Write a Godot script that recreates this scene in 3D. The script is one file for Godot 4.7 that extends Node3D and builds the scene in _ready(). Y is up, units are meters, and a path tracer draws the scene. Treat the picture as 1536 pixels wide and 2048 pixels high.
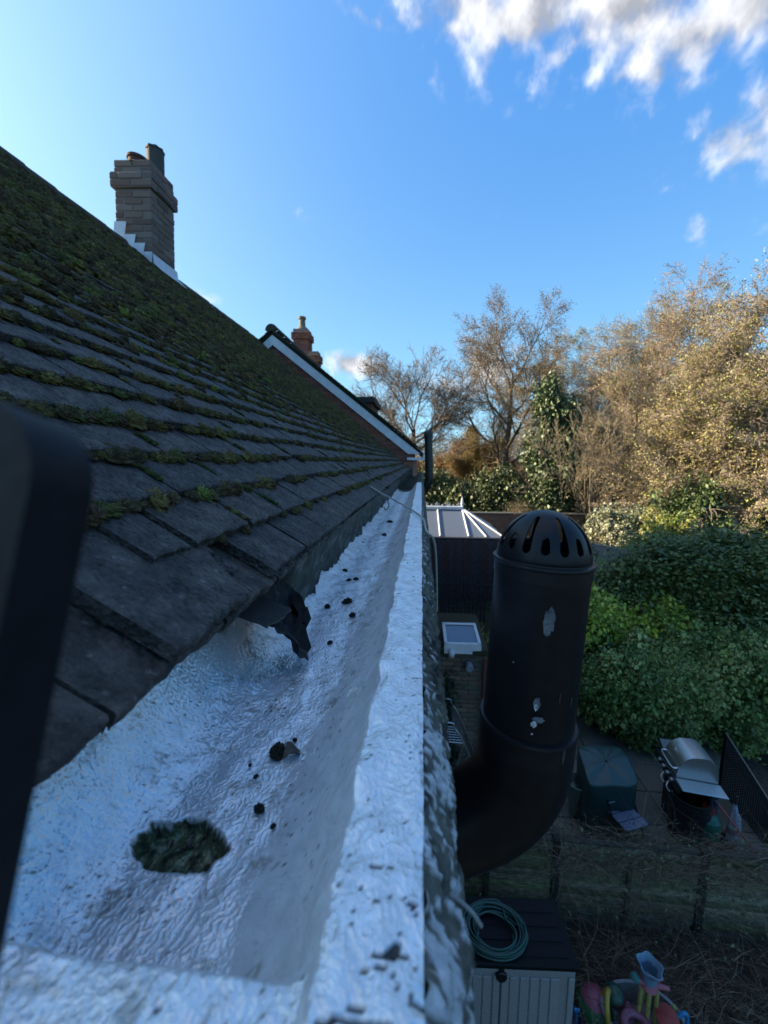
extends Node3D

# ---------------------------------------------------------------- constants
const H := 5.4                     # height of the lens above the garden
const FOCAL := 769.0               # focal length in pixels of the 1536 x 2048 photograph
const PITCH := 0.133148            # lens tipped down
const YAW := 0.096367              # lens turned to the left of the gutter's run
const ROOF_PITCH := 0.6894         # 39.5 degrees
const EAVE_X := -0.225
const EAVE_Y := H - 0.172
const GAUGE := 0.1
const TILE_W := 0.172
const TILE_T := 0.0155
const ROOF_NEAR := 0.16            # distances along the gutter, from the lens
const ROOF_FAR := 8.42
const SLOPE := 4.335               # eaves to ridge
const FLOOR_Y := H - 0.336

var cam_basis := Basis()
var rng := RandomNumberGenerator.new()
var nz := FastNoiseLite.new()
var nz2 := FastNoiseLite.new()
var nzr := FastNoiseLite.new()
var tex := {}
var mats := {}

# ---------------------------------------------------------------- photo pixels to places
func ray(px: float, py: float) -> Vector3:
	return cam_basis * Vector3((px - 768.0) / FOCAL, -(py - 1024.0) / FOCAL, -1.0)
func on_y(px: float, py: float, y: float) -> Vector3:
	var d := ray(px, py)
	return Vector3(0, H, 0) + d * ((y - H) / d.y)
func on_z(px: float, py: float, z: float) -> Vector3:
	var d := ray(px, py)
	return Vector3(0, H, 0) + d * (z / d.z)
func on_x(px: float, py: float, x: float) -> Vector3:
	var d := ray(px, py)
	return Vector3(0, H, 0) + d * (x / d.x)
func pixel(p: Vector3) -> Vector2:
	var q := cam_basis.inverse() * (p - Vector3(0, H, 0))
	if q.z > -0.02:
		return Vector2(-9999, -9999)
	return Vector2(768.0 + FOCAL * q.x / -q.z, 1024.0 - FOCAL * q.y / -q.z)

# ---------------------------------------------------------------- mesh collector
class Geo:
	var v := PackedVector3Array()
	var n := PackedVector3Array()
	var c := PackedColorArray()
	var idx := PackedInt32Array()
	func vert(p: Vector3, nn: Vector3, col: Color) -> int:
		v.push_back(p)
		n.push_back(nn)
		c.push_back(col)
		return v.size() - 1
	func tri(a: Vector3, b: Vector3, d: Vector3, col: Color) -> void:      # counter-clockwise seen from the front
		var nn := (b - a).cross(d - a).normalized()
		var i := vert(a, nn, col)
		vert(b, nn, col)
		vert(d, nn, col)
		idx.append_array(PackedInt32Array([i, i + 2, i + 1]))
	func quad(a: Vector3, b: Vector3, d: Vector3, e: Vector3, col: Color) -> void:
		var nn := (b - a).cross(e - a).normalized()
		if nn.length_squared() < 0.5:
			nn = (d - b).cross(e - b).normalized()
		var i := vert(a, nn, col)
		vert(b, nn, col)
		vert(d, nn, col)
		vert(e, nn, col)
		idx.append_array(PackedInt32Array([i, i + 2, i + 1, i, i + 3, i + 2]))
	func box(t: Transform3D, s: Vector3, col: Color) -> void:                # centred
		var x := t.basis.x * s.x * 0.5
		var y := t.basis.y * s.y * 0.5
		var z := t.basis.z * s.z * 0.5
		var o := t.origin
		quad(o + x - y + z, o + x - y - z, o + x + y - z, o + x + y + z, col)
		quad(o - x - y - z, o - x - y + z, o - x + y + z, o - x + y - z, col)
		quad(o - x + y + z, o + x + y + z, o + x + y - z, o - x + y - z, col)
		quad(o - x - y - z, o + x - y - z, o + x - y + z, o - x - y + z, col)
		quad(o - x - y + z, o + x - y + z, o + x + y + z, o - x + y + z, col)
		quad(o + x - y - z, o - x - y - z, o - x + y - z, o + x + y - z, col)
	func bevel_box(t: Transform3D, s: Vector3, b: float, col: Color) -> void:   # chamfered edges
		var h := s * 0.5
		var ax := [t.basis.x, t.basis.y, t.basis.z]
		var hs := [h.x, h.y, h.z]
		for a in 3:
			var u := (a + 1) % 3
			var w := (a + 2) % 3
			for sg in [-1.0, 1.0]:
				var cen: Vector3 = t.origin + ax[a] * hs[a] * sg
				var uu: Vector3 = ax[u] * (hs[u] - b)
				var ww: Vector3 = ax[w] * (hs[w] - b)
				if sg > 0:
					quad(cen - uu - ww, cen + uu - ww, cen + uu + ww, cen - uu + ww, col)
				else:
					quad(cen - uu + ww, cen + uu + ww, cen + uu - ww, cen - uu - ww, col)
			for su in [-1.0, 1.0]:
				for sw in [-1.0, 1.0]:
					var along: Vector3 = ax[a] * (hs[a] - b)
					var p1: Vector3 = t.origin + ax[u] * hs[u] * su + ax[w] * (hs[w] - b) * sw
					var p2: Vector3 = t.origin + ax[u] * (hs[u] - b) * su + ax[w] * hs[w] * sw
					_edge(p1, p2, along, ax[u] * su + ax[w] * sw, col)
		for sx in [-1.0, 1.0]:
			for sy in [-1.0, 1.0]:
				for sz in [-1.0, 1.0]:
					var a1: Vector3 = t.origin + ax[0] * h.x * sx + ax[1] * (h.y - b) * sy + ax[2] * (h.z - b) * sz
					var a2: Vector3 = t.origin + ax[0] * (h.x - b) * sx + ax[1] * h.y * sy + ax[2] * (h.z - b) * sz
					var a3: Vector3 = t.origin + ax[0] * (h.x - b) * sx + ax[1] * (h.y - b) * sy + ax[2] * h.z * sz
					if sx * sy * sz > 0:
						tri(a1, a2, a3, col)
					else:
						tri(a1, a3, a2, col)
	func _edge(p1: Vector3, p2: Vector3, along: Vector3, out: Vector3, col: Color) -> void:
		if (p2 - p1).cross(along).dot(out) > 0:
			quad(p1 - along, p2 - along, p2 + along, p1 + along, col)
		else:
			quad(p1 + along, p2 + along, p2 - along, p1 - along, col)
	func tube(pts: PackedVector3Array, rad: PackedFloat32Array, sides: int, col: Color, caps := true, col2 := Color(-1, 0, 0)) -> void:
		var m := pts.size()
		if m < 2:
			return
		var dir := (pts[1] - pts[0]).normalized()
		var u := dir.cross(Vector3.UP if absf(dir.y) < 0.9 else Vector3.RIGHT).normalized()
		var base := v.size()
		for i in m:
			var d2 := (pts[mini(i + 1, m - 1)] - pts[maxi(i - 1, 0)]).normalized()
			u = (u - d2 * u.dot(d2)).normalized()
			var w := d2.cross(u)
			var cc := col if col2.r < 0 else col.lerp(col2, float(i) / (m - 1))
			for k in sides:
				var a := TAU * k / sides
				var o := u * cos(a) + w * sin(a)
				v.push_back(pts[i] + o * rad[i])
				n.push_back(o)
				c.push_back(cc)
		for i in m - 1:
			for k in sides:
				var a := base + i * sides + k
				var b := base + i * sides + (k + 1) % sides
				idx.append_array(PackedInt32Array([a, a + sides, b, b, a + sides, b + sides]))
		if caps:
			for e in 2:
				var i := 0 if e == 0 else m - 1
				var d2 := (pts[0] - pts[1]).normalized() if e == 0 else (pts[m - 1] - pts[m - 2]).normalized()
				var ci := vert(pts[i], d2, col)
				var first := v.size()
				for k in sides:
					vert(v[base + i * sides + k], d2, col)
				for k in sides:
					var a := first + k
					var b := first + (k + 1) % sides
					idx.append_array(PackedInt32Array([ci, b, a] if e == 1 else [ci, a, b]))
	func lathe(t: Transform3D, prof: PackedVector2Array, sides: int, col: Color, wob := PackedFloat32Array()) -> void:   # prof = (radius, height), bottom to top outside
		var m := prof.size()
		for i in m - 1:
			var p := prof[i]
			var q := prof[i + 1]
			var e := q - p
			var nr := Vector2(e.y, -e.x).normalized()
			var first := v.size()
			for k in sides + 1:
				var a := TAU * k / sides
				var f := 1.0 if wob.is_empty() else wob[k % wob.size()]
				var o := Vector3(cos(a), 0, sin(a))
				var nn := t.basis * (o * nr.x + Vector3(0, nr.y, 0))
				v.push_back(t * (o * p.x * f + Vector3(0, p.y, 0)))
				n.push_back(nn.normalized())
				c.push_back(col)
				v.push_back(t * (o * q.x * f + Vector3(0, q.y, 0)))
				n.push_back(nn.normalized())
				c.push_back(col)
			for k in sides:
				var a := first + k * 2
				idx.append_array(PackedInt32Array([a, a + 2, a + 1, a + 1, a + 2, a + 3]))
	func grid(rows: int, cols: int, pts: PackedVector3Array, cols_: PackedColorArray, flip := false) -> void:   # smooth sheet
		var base := v.size()
		v.append_array(pts)
		c.append_array(cols_)
		var acc := PackedVector3Array()
		acc.resize(pts.size())
		var tris := PackedInt32Array()
		for r in rows - 1:
			for k in cols - 1:
				var a := r * cols + k
				var b := a + 1
				var d := a + cols
				var e := d + 1
				var fn := (pts[b] - pts[a]).cross(pts[d] - pts[a]) + (pts[e] - pts[b]).cross(pts[d] - pts[b])
				acc[a] += fn
				acc[b] += fn
				acc[d] += fn
				acc[e] += fn
				if flip:
					tris.append_array(PackedInt32Array([base + a, base + b, base + d, base + b, base + e, base + d]))
				else:
					tris.append_array(PackedInt32Array([base + a, base + d, base + b, base + b, base + d, base + e]))
		for i in acc.size():
			n.push_back(acc[i].normalized() * (-1.0 if flip else 1.0))
		idx.append_array(tris)
	func mesh(m: Material) -> ArrayMesh:
		var arr := []
		arr.resize(Mesh.ARRAY_MAX)
		arr[Mesh.ARRAY_VERTEX] = v
		arr[Mesh.ARRAY_NORMAL] = n
		arr[Mesh.ARRAY_COLOR] = c
		arr[Mesh.ARRAY_INDEX] = idx
		var am := ArrayMesh.new()
		if v.size() > 0:
			am.add_surface_from_arrays(Mesh.PRIMITIVE_TRIANGLES, arr)
			am.surface_set_material(0, m)
		return am

# ---------------------------------------------------------------- naming helpers
var used := {}
func numbered(called: String) -> String:
	var k: int = used.get(called, 0)
	used[called] = k + 1
	return called if k == 0 else "%s_%03d" % [called, k]
func tag(o: Node, label: String, category: String, group := "") -> Node:
	o.set_meta("label", label)
	o.set_meta("category", category)
	if group != "":
		o.set_meta("group", group)
	return o
func thing(called: String, at: Vector3, label: String, category: String, group := "", turn := 0.0) -> Node3D:
	var o := Node3D.new()
	o.name = numbered(called)
	add_child(o)
	o.position = at
	o.rotation.y = turn
	tag(o, label, category, group)
	return o
func piece(called: String, m: Mesh, parent: Node, at := Transform3D()) -> MeshInstance3D:
	var o := MeshInstance3D.new()
	o.mesh = m
	o.name = called if parent != self else numbered(called)
	o.transform = at
	parent.add_child(o, true)
	return o
func part(called: String, g: Geo, m: Material, parent: Node, at := Transform3D()) -> MeshInstance3D:
	return piece(called, g.mesh(m), parent, at)
func many(called: String, m: Mesh, xf: Array, cols: Array, parent: Node) -> MultiMeshInstance3D:
	var mm := MultiMesh.new()
	mm.transform_format = MultiMesh.TRANSFORM_3D
	mm.use_colors = not cols.is_empty()
	mm.mesh = m
	mm.instance_count = xf.size()
	for i in xf.size():
		mm.set_instance_transform(i, xf[i])
		if not cols.is_empty():
			mm.set_instance_color(i, cols[i])
	var o := MultiMeshInstance3D.new()
	o.multimesh = mm
	o.name = called if parent != self else numbered(called)
	parent.add_child(o, true)
	return o
func struct(called: String, m: Mesh, at := Transform3D()) -> MeshInstance3D:
	var o := piece(called, m, self, at)
	o.set_meta("kind", "structure")
	return o

# ---------------------------------------------------------------- materials
func grey_image(sd: int, freq: float, oct: int, lo: float, hi: float, size := 512, squash := 1.0, kind := FastNoiseLite.TYPE_SIMPLEX_SMOOTH, ridged := false) -> Image:
	var f := FastNoiseLite.new()
	if ridged:
		f.fractal_type = FastNoiseLite.FRACTAL_RIDGED
	f.seed = sd
	f.noise_type = kind
	f.frequency = freq
	f.fractal_octaves = oct
	var im := f.get_seamless_image(size, int(size * squash))
	im.convert(Image.FORMAT_L8)
	if squash != 1.0:
		im.resize(size, size)
	var d := im.get_data()
	for i in d.size():
		d[i] = int(clampf(lerpf(lo, hi, d[i] / 255.0), 0, 1) * 255.0)
	return Image.create_from_data(size, size, false, Image.FORMAT_L8, d)
func tone(key: String, sd: int, freq: float, oct: int, lo: float, hi: float, size := 512, squash := 1.0) -> Texture2D:
	if not tex.has(key):
		tex[key] = ImageTexture.create_from_image(grey_image(sd, freq, oct, lo, hi, size, squash))
	return tex[key]
func bump(key: String, sd: int, freq: float, oct: int, strength: float, size := 512, squash := 1.0, ridged := false) -> Texture2D:
	if not tex.has(key):
		var im := grey_image(sd, freq, oct, 0.0, 1.0, size, squash, FastNoiseLite.TYPE_SIMPLEX_SMOOTH, ridged)
		im.convert(Image.FORMAT_RGBA8)
		im.bump_map_to_normal_map(strength)
		tex[key] = ImageTexture.create_from_image(im)
	return tex[key]
# vertex colours times a noise tone; scale = repeats per metre
func vc(key: String, rough: float, tone_tex: Texture2D = null, bump_tex: Texture2D = null, scale := 1.0, metal := 0.0, bump_amount := 1.0, world := true) -> StandardMaterial3D:
	if mats.has(key):
		return mats[key]
	var m := StandardMaterial3D.new()
	m.resource_name = key
	m.vertex_color_use_as_albedo = true
	m.roughness = rough
	m.metallic = metal
	m.cull_mode = BaseMaterial3D.CULL_DISABLED
	if tone_tex or bump_tex:
		m.uv1_triplanar = true
		m.uv1_world_triplanar = world
		m.uv1_scale = Vector3.ONE * scale
	if tone_tex:
		m.albedo_texture = tone_tex
	if bump_tex:
		m.normal_enabled = true
		m.normal_texture = bump_tex
		m.normal_scale = bump_amount
	mats[key] = m
	return m
func jit(c: Color, amount: float) -> Color:
	var f := 1.0 + rng.randf_range(-amount, amount)
	return Color(c.r * f * (1.0 + rng.randf_range(-0.3, 0.3) * amount), c.g * f, c.b * f * (1.0 + rng.randf_range(-0.3, 0.3) * amount))
func xf(o: Vector3, b := Basis()) -> Transform3D:
	return Transform3D(b, o)
func bez(a: Vector3, b: Vector3, d: Vector3, e: Vector3, steps: int) -> PackedVector3Array:
	var out := PackedVector3Array()
	for i in steps + 1:
		out.push_back(a.bezier_interpolate(b, d, e, float(i) / steps))
	return out
func flat(nn: int, r: float) -> PackedFloat32Array:
	var out := PackedFloat32Array()
	out.resize(nn)
	out.fill(r)
	return out
func spline(pts: Array, steps: int) -> PackedVector3Array:       # smooth curve through points
	var out := PackedVector3Array()
	for i in pts.size() - 1:
		for k in steps:
			out.push_back((pts[i] as Vector3).cubic_interpolate(pts[i + 1], pts[maxi(i - 1, 0)], pts[mini(i + 2, pts.size() - 1)], float(k) / steps))
	out.push_back(pts[-1])
	return out

# ---------------------------------------------------------------- sky
const SUN_AZ := -1.47              # radians from the gutter's run, negative = left
const SUN_EL := 0.40
func sky_dir(az: float, el: float) -> Vector3:
	return Vector3(sin(az) * cos(el), sin(el), -cos(az) * cos(el))
func make_sky() -> Image:
	var w := 2304
	var h := 1152
	var data := PackedFloat32Array()
	data.resize(w * h * 3)
	var f := FastNoiseLite.new()
	f.seed = 11
	f.frequency = 4.2
	f.fractal_octaves = 8
	f.fractal_gain = 0.55
	f.domain_warp_enabled = true
	f.domain_warp_amplitude = 0.10
	f.domain_warp_frequency = 1.6
	var big := FastNoiseLite.new()
	big.seed = 5
	big.frequency = 0.9
	big.fractal_octaves = 2
	var sun := sky_dir(SUN_AZ, SUN_EL)
	# fair-weather clouds: [direction, half width, half height, strength]
	var puffs := []
	for a in [[700, 727, 0.058, 0.03, 1.0], [968, 735, 0.06, 0.05, 0.9], [905, 775, 0.07, 0.03, 0.8], [1525, 250, 0.09, 0.042, 0.85], [1470, 440, 0.06, 0.03, 0.35], [975, 425, 0.035, 0.03, 0.2], [615, 438, 0.02, 0.02, 0.25], [380, 590, 0.05, 0.03, 0.5], [1100, -5, 0.17, 0.046, 0.9], [945, 0, 0.08, 0.044, 0.9], [1300, 0, 0.17, 0.050, 0.92], [1480, 10, 0.16, 0.048, 0.85], [770, -20, 0.07, 0.04, 0.35]]:
		puffs.append([ray(a[0], a[1]).normalized(), a[2], a[3], a[4]])
	for y in h:
		var el := PI * (0.5 - (y + 0.5) / h)
		for x in w:
			var i := (y * w + x) * 3
			if el < -0.02:
				data[i] = 0.10
				data[i + 1] = 0.10
				data[i + 2] = 0.09
				continue
			var az := TAU * (x + 0.5) / w
			var d := sky_dir(az, el)
			var se := maxf(sin(el), 0.0)
			# clear air: deep blue above, pale towards the horizon
			var t := pow(1.0 - se, 2.7)
			var r := lerpf(0.022, 0.170, t)
			var g := lerpf(0.095, 0.33, t)
			var b := lerpf(0.262, 0.42, t)
			var cs := d.dot(sun)
			var ang := acos(clampf(cs, -1, 1))
			var glow := exp(-ang * ang / 0.66) * 0.25 + exp(-ang / 0.20) * 1.5
			r += glow * 0.56
			g += glow * 0.70
			b += glow * 0.62
			# clouds
			var cl := 0.0
			for p in (puffs if d.z < -0.1 else []):
				var pd: Vector3 = p[0]
				var dd := d - pd
				if absf(dd.y) > p[2] * 2.2 or dd.length_squared() > p[1] * p[1] * 6.0:
					continue
				var hx: float = Vector2(dd.x, dd.z).length() / p[1]
				var hy: float = dd.y / p[2]
				cl = maxf(cl, p[3] * exp(-(hx * hx + hy * hy)))
			var high := smoothstep(0.98, 1.25, el) * (0.58 + 0.55 * big.get_noise_3dv(d * 2.0))  # unseen cloud cover overhead, added for more light from above
			cl = maxf(cl, high)
			if cl > 0.02:
				var q := Vector3(d.x, d.y * 1.0, d.z) * 3.0
				var nn := f.get_noise_3dv(q) * 0.5 + 0.5
				var cov := smoothstep(0.55, 1.0, nn * 0.85 + cl * 0.62)
				cov *= smoothstep(0.0, 0.12, cl)
				var thick := clampf((nn * 0.85 + cl * 0.62 - 0.75) * 2.2, 0, 1)
				var lit := 0.24 + 0.11 * (f.get_noise_3dv(q + sun * 0.12) - f.get_noise_3dv(q)) * -2.0 + 0.10 * exp(-ang)
				lit = clampf(lit - thick * 0.05, 0.15, 0.42)
				r = lerpf(r, lit * 1.00, cov * 0.95)
				g = lerpf(g, lit * 1.01, cov * 0.95)
				b = lerpf(b, lit * 1.06, cov * 0.95)
			data[i] = r
			data[i + 1] = g
			data[i + 2] = b
	return Image.create_from_data(w, h, false, Image.FORMAT_RGBF, data.to_byte_array())

func _ready() -> void:
	rng.seed = 7
	nz.seed = 3
	nz.frequency = 1.0
	nz.fractal_octaves = 3
	nz2.seed = 9
	nz2.frequency = 1.0
	nz2.fractal_octaves = 1
	nzr.seed = 17
	nzr.frequency = 1.0
	nzr.fractal_type = FastNoiseLite.FRACTAL_RIDGED
	nzr.fractal_octaves = 3
	cam_basis = Basis(Vector3.UP, YAW) * Basis(Vector3.RIGHT, -PITCH)
	var cam := Camera3D.new()
	cam.name = "camera"
	var at := CameraAttributesPhysical.new()
	at.frustum_focal_length = 12.0 * FOCAL / 1024.0
	at.frustum_focus_distance = 0.8
	at.frustum_near = 0.02
	at.frustum_far = 2000.0
	at.exposure_aperture = 3.4
	cam.attributes = at
	cam.fov = rad_to_deg(2.0 * atan(1024.0 / FOCAL))
	cam.near = 0.02
	cam.far = 2000.0
	cam.transform = Transform3D(cam_basis, Vector3(0, H, 0))
	cam.current = true
	add_child(cam)

	var env := Environment.new()
	env.background_mode = Environment.BG_SKY
	env.tonemap_mode = Environment.TONE_MAPPER_LINEAR
	env.tonemap_exposure = 3.25
	env.sdfgi_enabled = true
	env.ssao_enabled = true
	env.ssil_enabled = true
	var sky := Sky.new()
	var sm := PanoramaSkyMaterial.new()
	sm.panorama = ImageTexture.create_from_image(make_sky())
	sky.sky_material = sm
	env.sky = sky
	var we := WorldEnvironment.new()
	we.name = "environment"
	we.environment = env
	add_child(we)
	var sun := DirectionalLight3D.new()
	sun.name = "sun"
	sun.light_energy = 1.6
	sun.light_color = Color(1.0, 0.91, 0.76)
	sun.light_angular_distance = 0.53
	sun.shadow_enabled = true
	sun.look_at_from_position(sky_dir(SUN_AZ, SUN_EL) * 50.0, Vector3.ZERO)
	add_child(sun)

	make_materials()
	build_ground()
	build_house()
	build_neighbour()
	build_extension()
	build_conservatory()
	build_trees()
	build_vent_pipe()
	build_cable()
	build_debris()
	build_ladder()
	build_yard()
	build_fence()
	build_storage()
	build_toys()

func tile_texture() -> Texture2D:
	# weathered concrete: blotches, streaks down the slope, pale lichen specks
	var im := grey_image(25, 0.014, 6, 0.16, 0.86, 1024)
	var d := im.get_data()
	var st := grey_image(35, 0.06, 3, -0.10, 0.22, 1024, 0.25).get_data()
	var r := RandomNumberGenerator.new()
	r.seed = 12
	for i in d.size():
		d[i] = int(clampf(d[i] + st[i] * 0.35 - 12.0 + r.randf_range(-34, 34), 20, 255))
	for k in 2600:
		var x := r.randi() % 1024
		var y := r.randi() % 1024
		var rad := 0.9 + pow(r.randf(), 4.0) * 4.5
		var lift := r.randf_range(30, 110)
		for dy in range(-5, 6):
			for dx in range(-5, 6):
				if dx * dx + dy * dy < rad * rad * r.randf_range(0.6, 1.2):
					var at := ((y + dy + 1024) % 1024) * 1024 + (x + dx + 1024) % 1024
					d[at] = int(minf(d[at] + lift, 255))
	return ImageTexture.create_from_image(Image.create_from_data(1024, 1024, false, Image.FORMAT_L8, d))
func make_materials() -> void:
	var t_fine := tone("fine", 21, 0.03, 4, 0.62, 1.0)
	var t_blotch := tone("blotch", 22, 0.012, 5, 0.55, 1.0)
	var b_fine := bump("bfine", 23, 0.05, 4, 5.0)
	var b_grit := bump("bgrit", 24, 0.12, 3, 5.0)
	tex["tile"] = tile_texture()
	vc("tile", 0.82, tex["tile"], b_grit, 1.5, 0.0, 1.2)
	vc("moss", 0.95, tone("moss", 26, 0.09, 3, 0.35, 1.0), bump("bmoss", 27, 0.11, 3, 9.0), 9.0, 0.0, 1.4)
	vc("concrete", 0.88, t_fine, b_grit, 6.0, 0.0, 1.0)
	vc("coating", 0.24, tone("coat", 28, 0.02, 5, 0.84, 1.0), bump("bcoat", 29, 0.026, 4, 6.0, 1024, 0.8, true), 4.0, 0.42, 1.0)
	vc("brick", 0.9, t_fine, b_fine, 7.0)
	vc("mortar", 0.95, t_fine, b_grit, 6.0)
	vc("paint", 0.5, tone("clean", 33, 0.01, 4, 0.90, 1.0), null, 1.0)
	vc("plastic", 0.42, tone("plas", 30, 0.02, 4, 0.75, 1.0), b_fine, 5.0, 0.0, 0.12)
	var dull := vc("dull_black", 0.62, tone("plas", 30, 0.02, 4, 0.75, 1.0), b_fine, 5.0, 0.0, 0.15)
	dull.metallic_specular = 0.3
	var pb := vc("pipe_black", 0.36, tone("plas", 30, 0.02, 4, 0.75, 1.0), bump("bscuff", 36, 0.02, 5, 3.0), 4.0, 0.0, 0.10)
	pb.metallic_specular = 0.34
	vc("matt", 0.8, t_blotch, b_fine, 3.0)
	vc("metal", 0.32, tone("clean2", 34, 0.02, 4, 0.86, 1.0), null, 3.0, 0.85)
	vc("lead", 0.5, tone("clean", 33, 0.01, 4, 0.90, 1.0), null, 2.0, 0.2)
	vc("wood", 0.9, tone("wood", 31, 0.03, 4, 0.45, 1.0, 512, 0.2), b_fine, 2.0)
	var along := grey_image(31, 0.03, 4, 0.45, 1.0, 512, 0.2)
	along.rotate_90(CLOCKWISE)
	tex["slat"] = ImageTexture.create_from_image(along)
	vc("slat", 0.9, tex["slat"], b_fine, 2.0)
	vc("bark", 0.95, t_fine, b_fine, 2.0)
	vc("soil", 0.97, t_blotch, b_grit, 1.5)
	vc("grass", 0.95, tone("grass", 32, 0.05, 5, 0.4, 1.0), b_grit, 0.5)
	var leaf := vc("leaf", 0.55)
	leaf.backlight_enabled = true
	leaf.backlight = Color(0.32, 0.34, 0.12)
	var gloss := vc("ivy", 0.5)
	gloss.backlight_enabled = true
	gloss.backlight = Color(0.10, 0.14, 0.03)
	var glass := StandardMaterial3D.new()
	glass.resource_name = "roof_glass"
	glass.albedo_color = Color(0.36, 0.40, 0.46, 0.9)
	glass.roughness = 0.15
	mats["glass"] = glass

# ---------------------------------------------------------------- our house
func roof_at(s: float, w: float, lift := 0.0) -> Vector3:          # s up the slope, w along the gutter, lift off the plane
	return Vector3(EAVE_X - s * cos(ROOF_PITCH) + lift * sin(ROOF_PITCH), EAVE_Y + s * sin(ROOF_PITCH) + lift * cos(ROOF_PITCH) + 0.006 * nz.get_noise_2d(s * 1.3, w * 0.7), -w)
func tile_basis(q: float) -> Basis:
	var nn := Vector3(sin(q), cos(q), 0)
	var dn := Vector3(cos(q), -sin(q), 0)
	return Basis(Vector3(0, 0, -1), nn, dn)
func tile_mesh(sd: int, width: float, length: float, nu: int, nv: int, broken: int, tint: Color) -> ArrayMesh:
	# a plain concrete tile: origin at the middle of its tail's top edge, +z down the slope
	var g := Geo.new()
	var r2 := RandomNumberGenerator.new()
	r2.seed = sd
	var pts := PackedVector3Array()
	var cs := PackedColorArray()
	var ed := PackedVector2Array()
	for i in nu + 1:
		var u := float(i) / nu
		var dz := 0.005 * nz.get_noise_2d(sd * 17.3 + u * 5.0, 4.0) + 0.002 * nz2.get_noise_2d(u * 18.0, sd * 3.0)
		if broken == 1:
			dz -= 0.125 * pow(clampf((u - 0.66) / 0.34, 0, 1), 0.75) * (1.0 + 0.25 * nz.get_noise_2d(u * 60.0, 3.0)) + 0.007 * maxf(0.0, nz.get_noise_2d(u * 26.0, 8.0))
		elif r2.randf() < 0.15:
			dz -= r2.randf_range(0.0, 0.004)
		ed.push_back(Vector2((u - 0.5) * width, dz))
	var rows := nv + 2
	for j in rows:
		for i in nu + 1:
			var e := ed[i]
			var v := float(mini(j, nv)) / nv
			var z := lerpf(-length, e.y - 0.003, v)
			var y := 0.0008 * nz.get_noise_2d(i * 3.1 + sd, j * 2.7) + 0.0016 * (1.0 - pow(2.0 * absf(float(i) / nu - 0.5), 2.0)) * 0.6 - 0.001
			if j == rows - 1:
				z = e.y
				y -= 0.003
			if i == 0 or i == nu:
				y -= 0.0012
			pts.push_back(Vector3(e.x, y, z))
			cs.push_back(tint)
	g.grid(rows, nu + 1, pts, cs, true)
	# underside and edges
	var col := tint * 0.9
	for i in nu:
		var a := pts[(rows - 1) * (nu + 1) + i]
		var b := pts[(rows - 1) * (nu + 1) + i + 1]
		var rag := Vector3(0, -TILE_T + 0.002 * nz2.get_noise_2d(i * 1.7, sd * 2.0), -0.002)
		g.quad(a + rag, b + rag, b, a, col)
	for sidei in [0, nu]:
		for j in rows - 1:
			var a := pts[j * (nu + 1) + sidei]
			var b := pts[(j + 1) * (nu + 1) + sidei]
			var dn := Vector3(0, -TILE_T, 0)
			if sidei == 0:
				g.quad(a + dn, b + dn, b, a, col)
			else:
				g.quad(b + dn, a + dn, a, b, col)
	g.quad(Vector3(-width / 2, -TILE_T, -length), Vector3(width / 2, -TILE_T, -length), Vector3(width / 2, -TILE_T, -0.05), Vector3(-width / 2, -TILE_T, -0.05), col)
	return g.mesh(mats["tile"])
func lump_mesh(sd: int, seg: int, rough: float, squash: float, m: Material) -> ArrayMesh:      # cushion of moss, unit radius
	var g := Geo.new()
	var pts := PackedVector3Array()
	var cs := PackedColorArray()
	var rows := seg / 2 + 1
	for j in rows:
		var el := PI * 0.5 * (1.0 - 1.25 * float(j) / (rows - 1))
		for i in seg + 1:
			var a := TAU * (i % seg) / seg
			var d := Vector3(cos(a) * cos(el), sin(el), sin(a) * cos(el))
			var k := 1.0 + rough * nz.get_noise_3dv(d * 2.2 + Vector3(sd * 7.0, 0, 0)) + rough * 0.7 * nz2.get_noise_3dv(d * 6.5 + Vector3(0, sd * 5.0, 0)) + rough * 0.45 * nz2.get_noise_3dv(d * 13.0 + Vector3(sd * 2.0, 0, 0))
			var p := d * k
			p.y *= squash
			pts.push_back(p)
			var sh := clampf(0.85 + 0.35 * nz2.get_noise_3dv(d * 3.1 + Vector3(0, 0, sd * 3.0)), 0.3, 1.2)
			cs.push_back(Color(sh, sh, sh))
	g.grid(rows, seg + 1, pts, cs, false)
	return g.mesh(m)
var lumps := []
func moss_tint() -> Color:
	var t := rng.randf()
	if t < 0.46:
		return jit(Color(0.17, 0.12, 0.045), 0.35)
	if t < 0.83:
		return jit(Color(0.29, 0.225, 0.055), 0.35)
	if t < 0.965:
		return jit(Color(0.205, 0.235, 0.048), 0.3)
	return jit(Color(0.34, 0.37, 0.06), 0.25)

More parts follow.
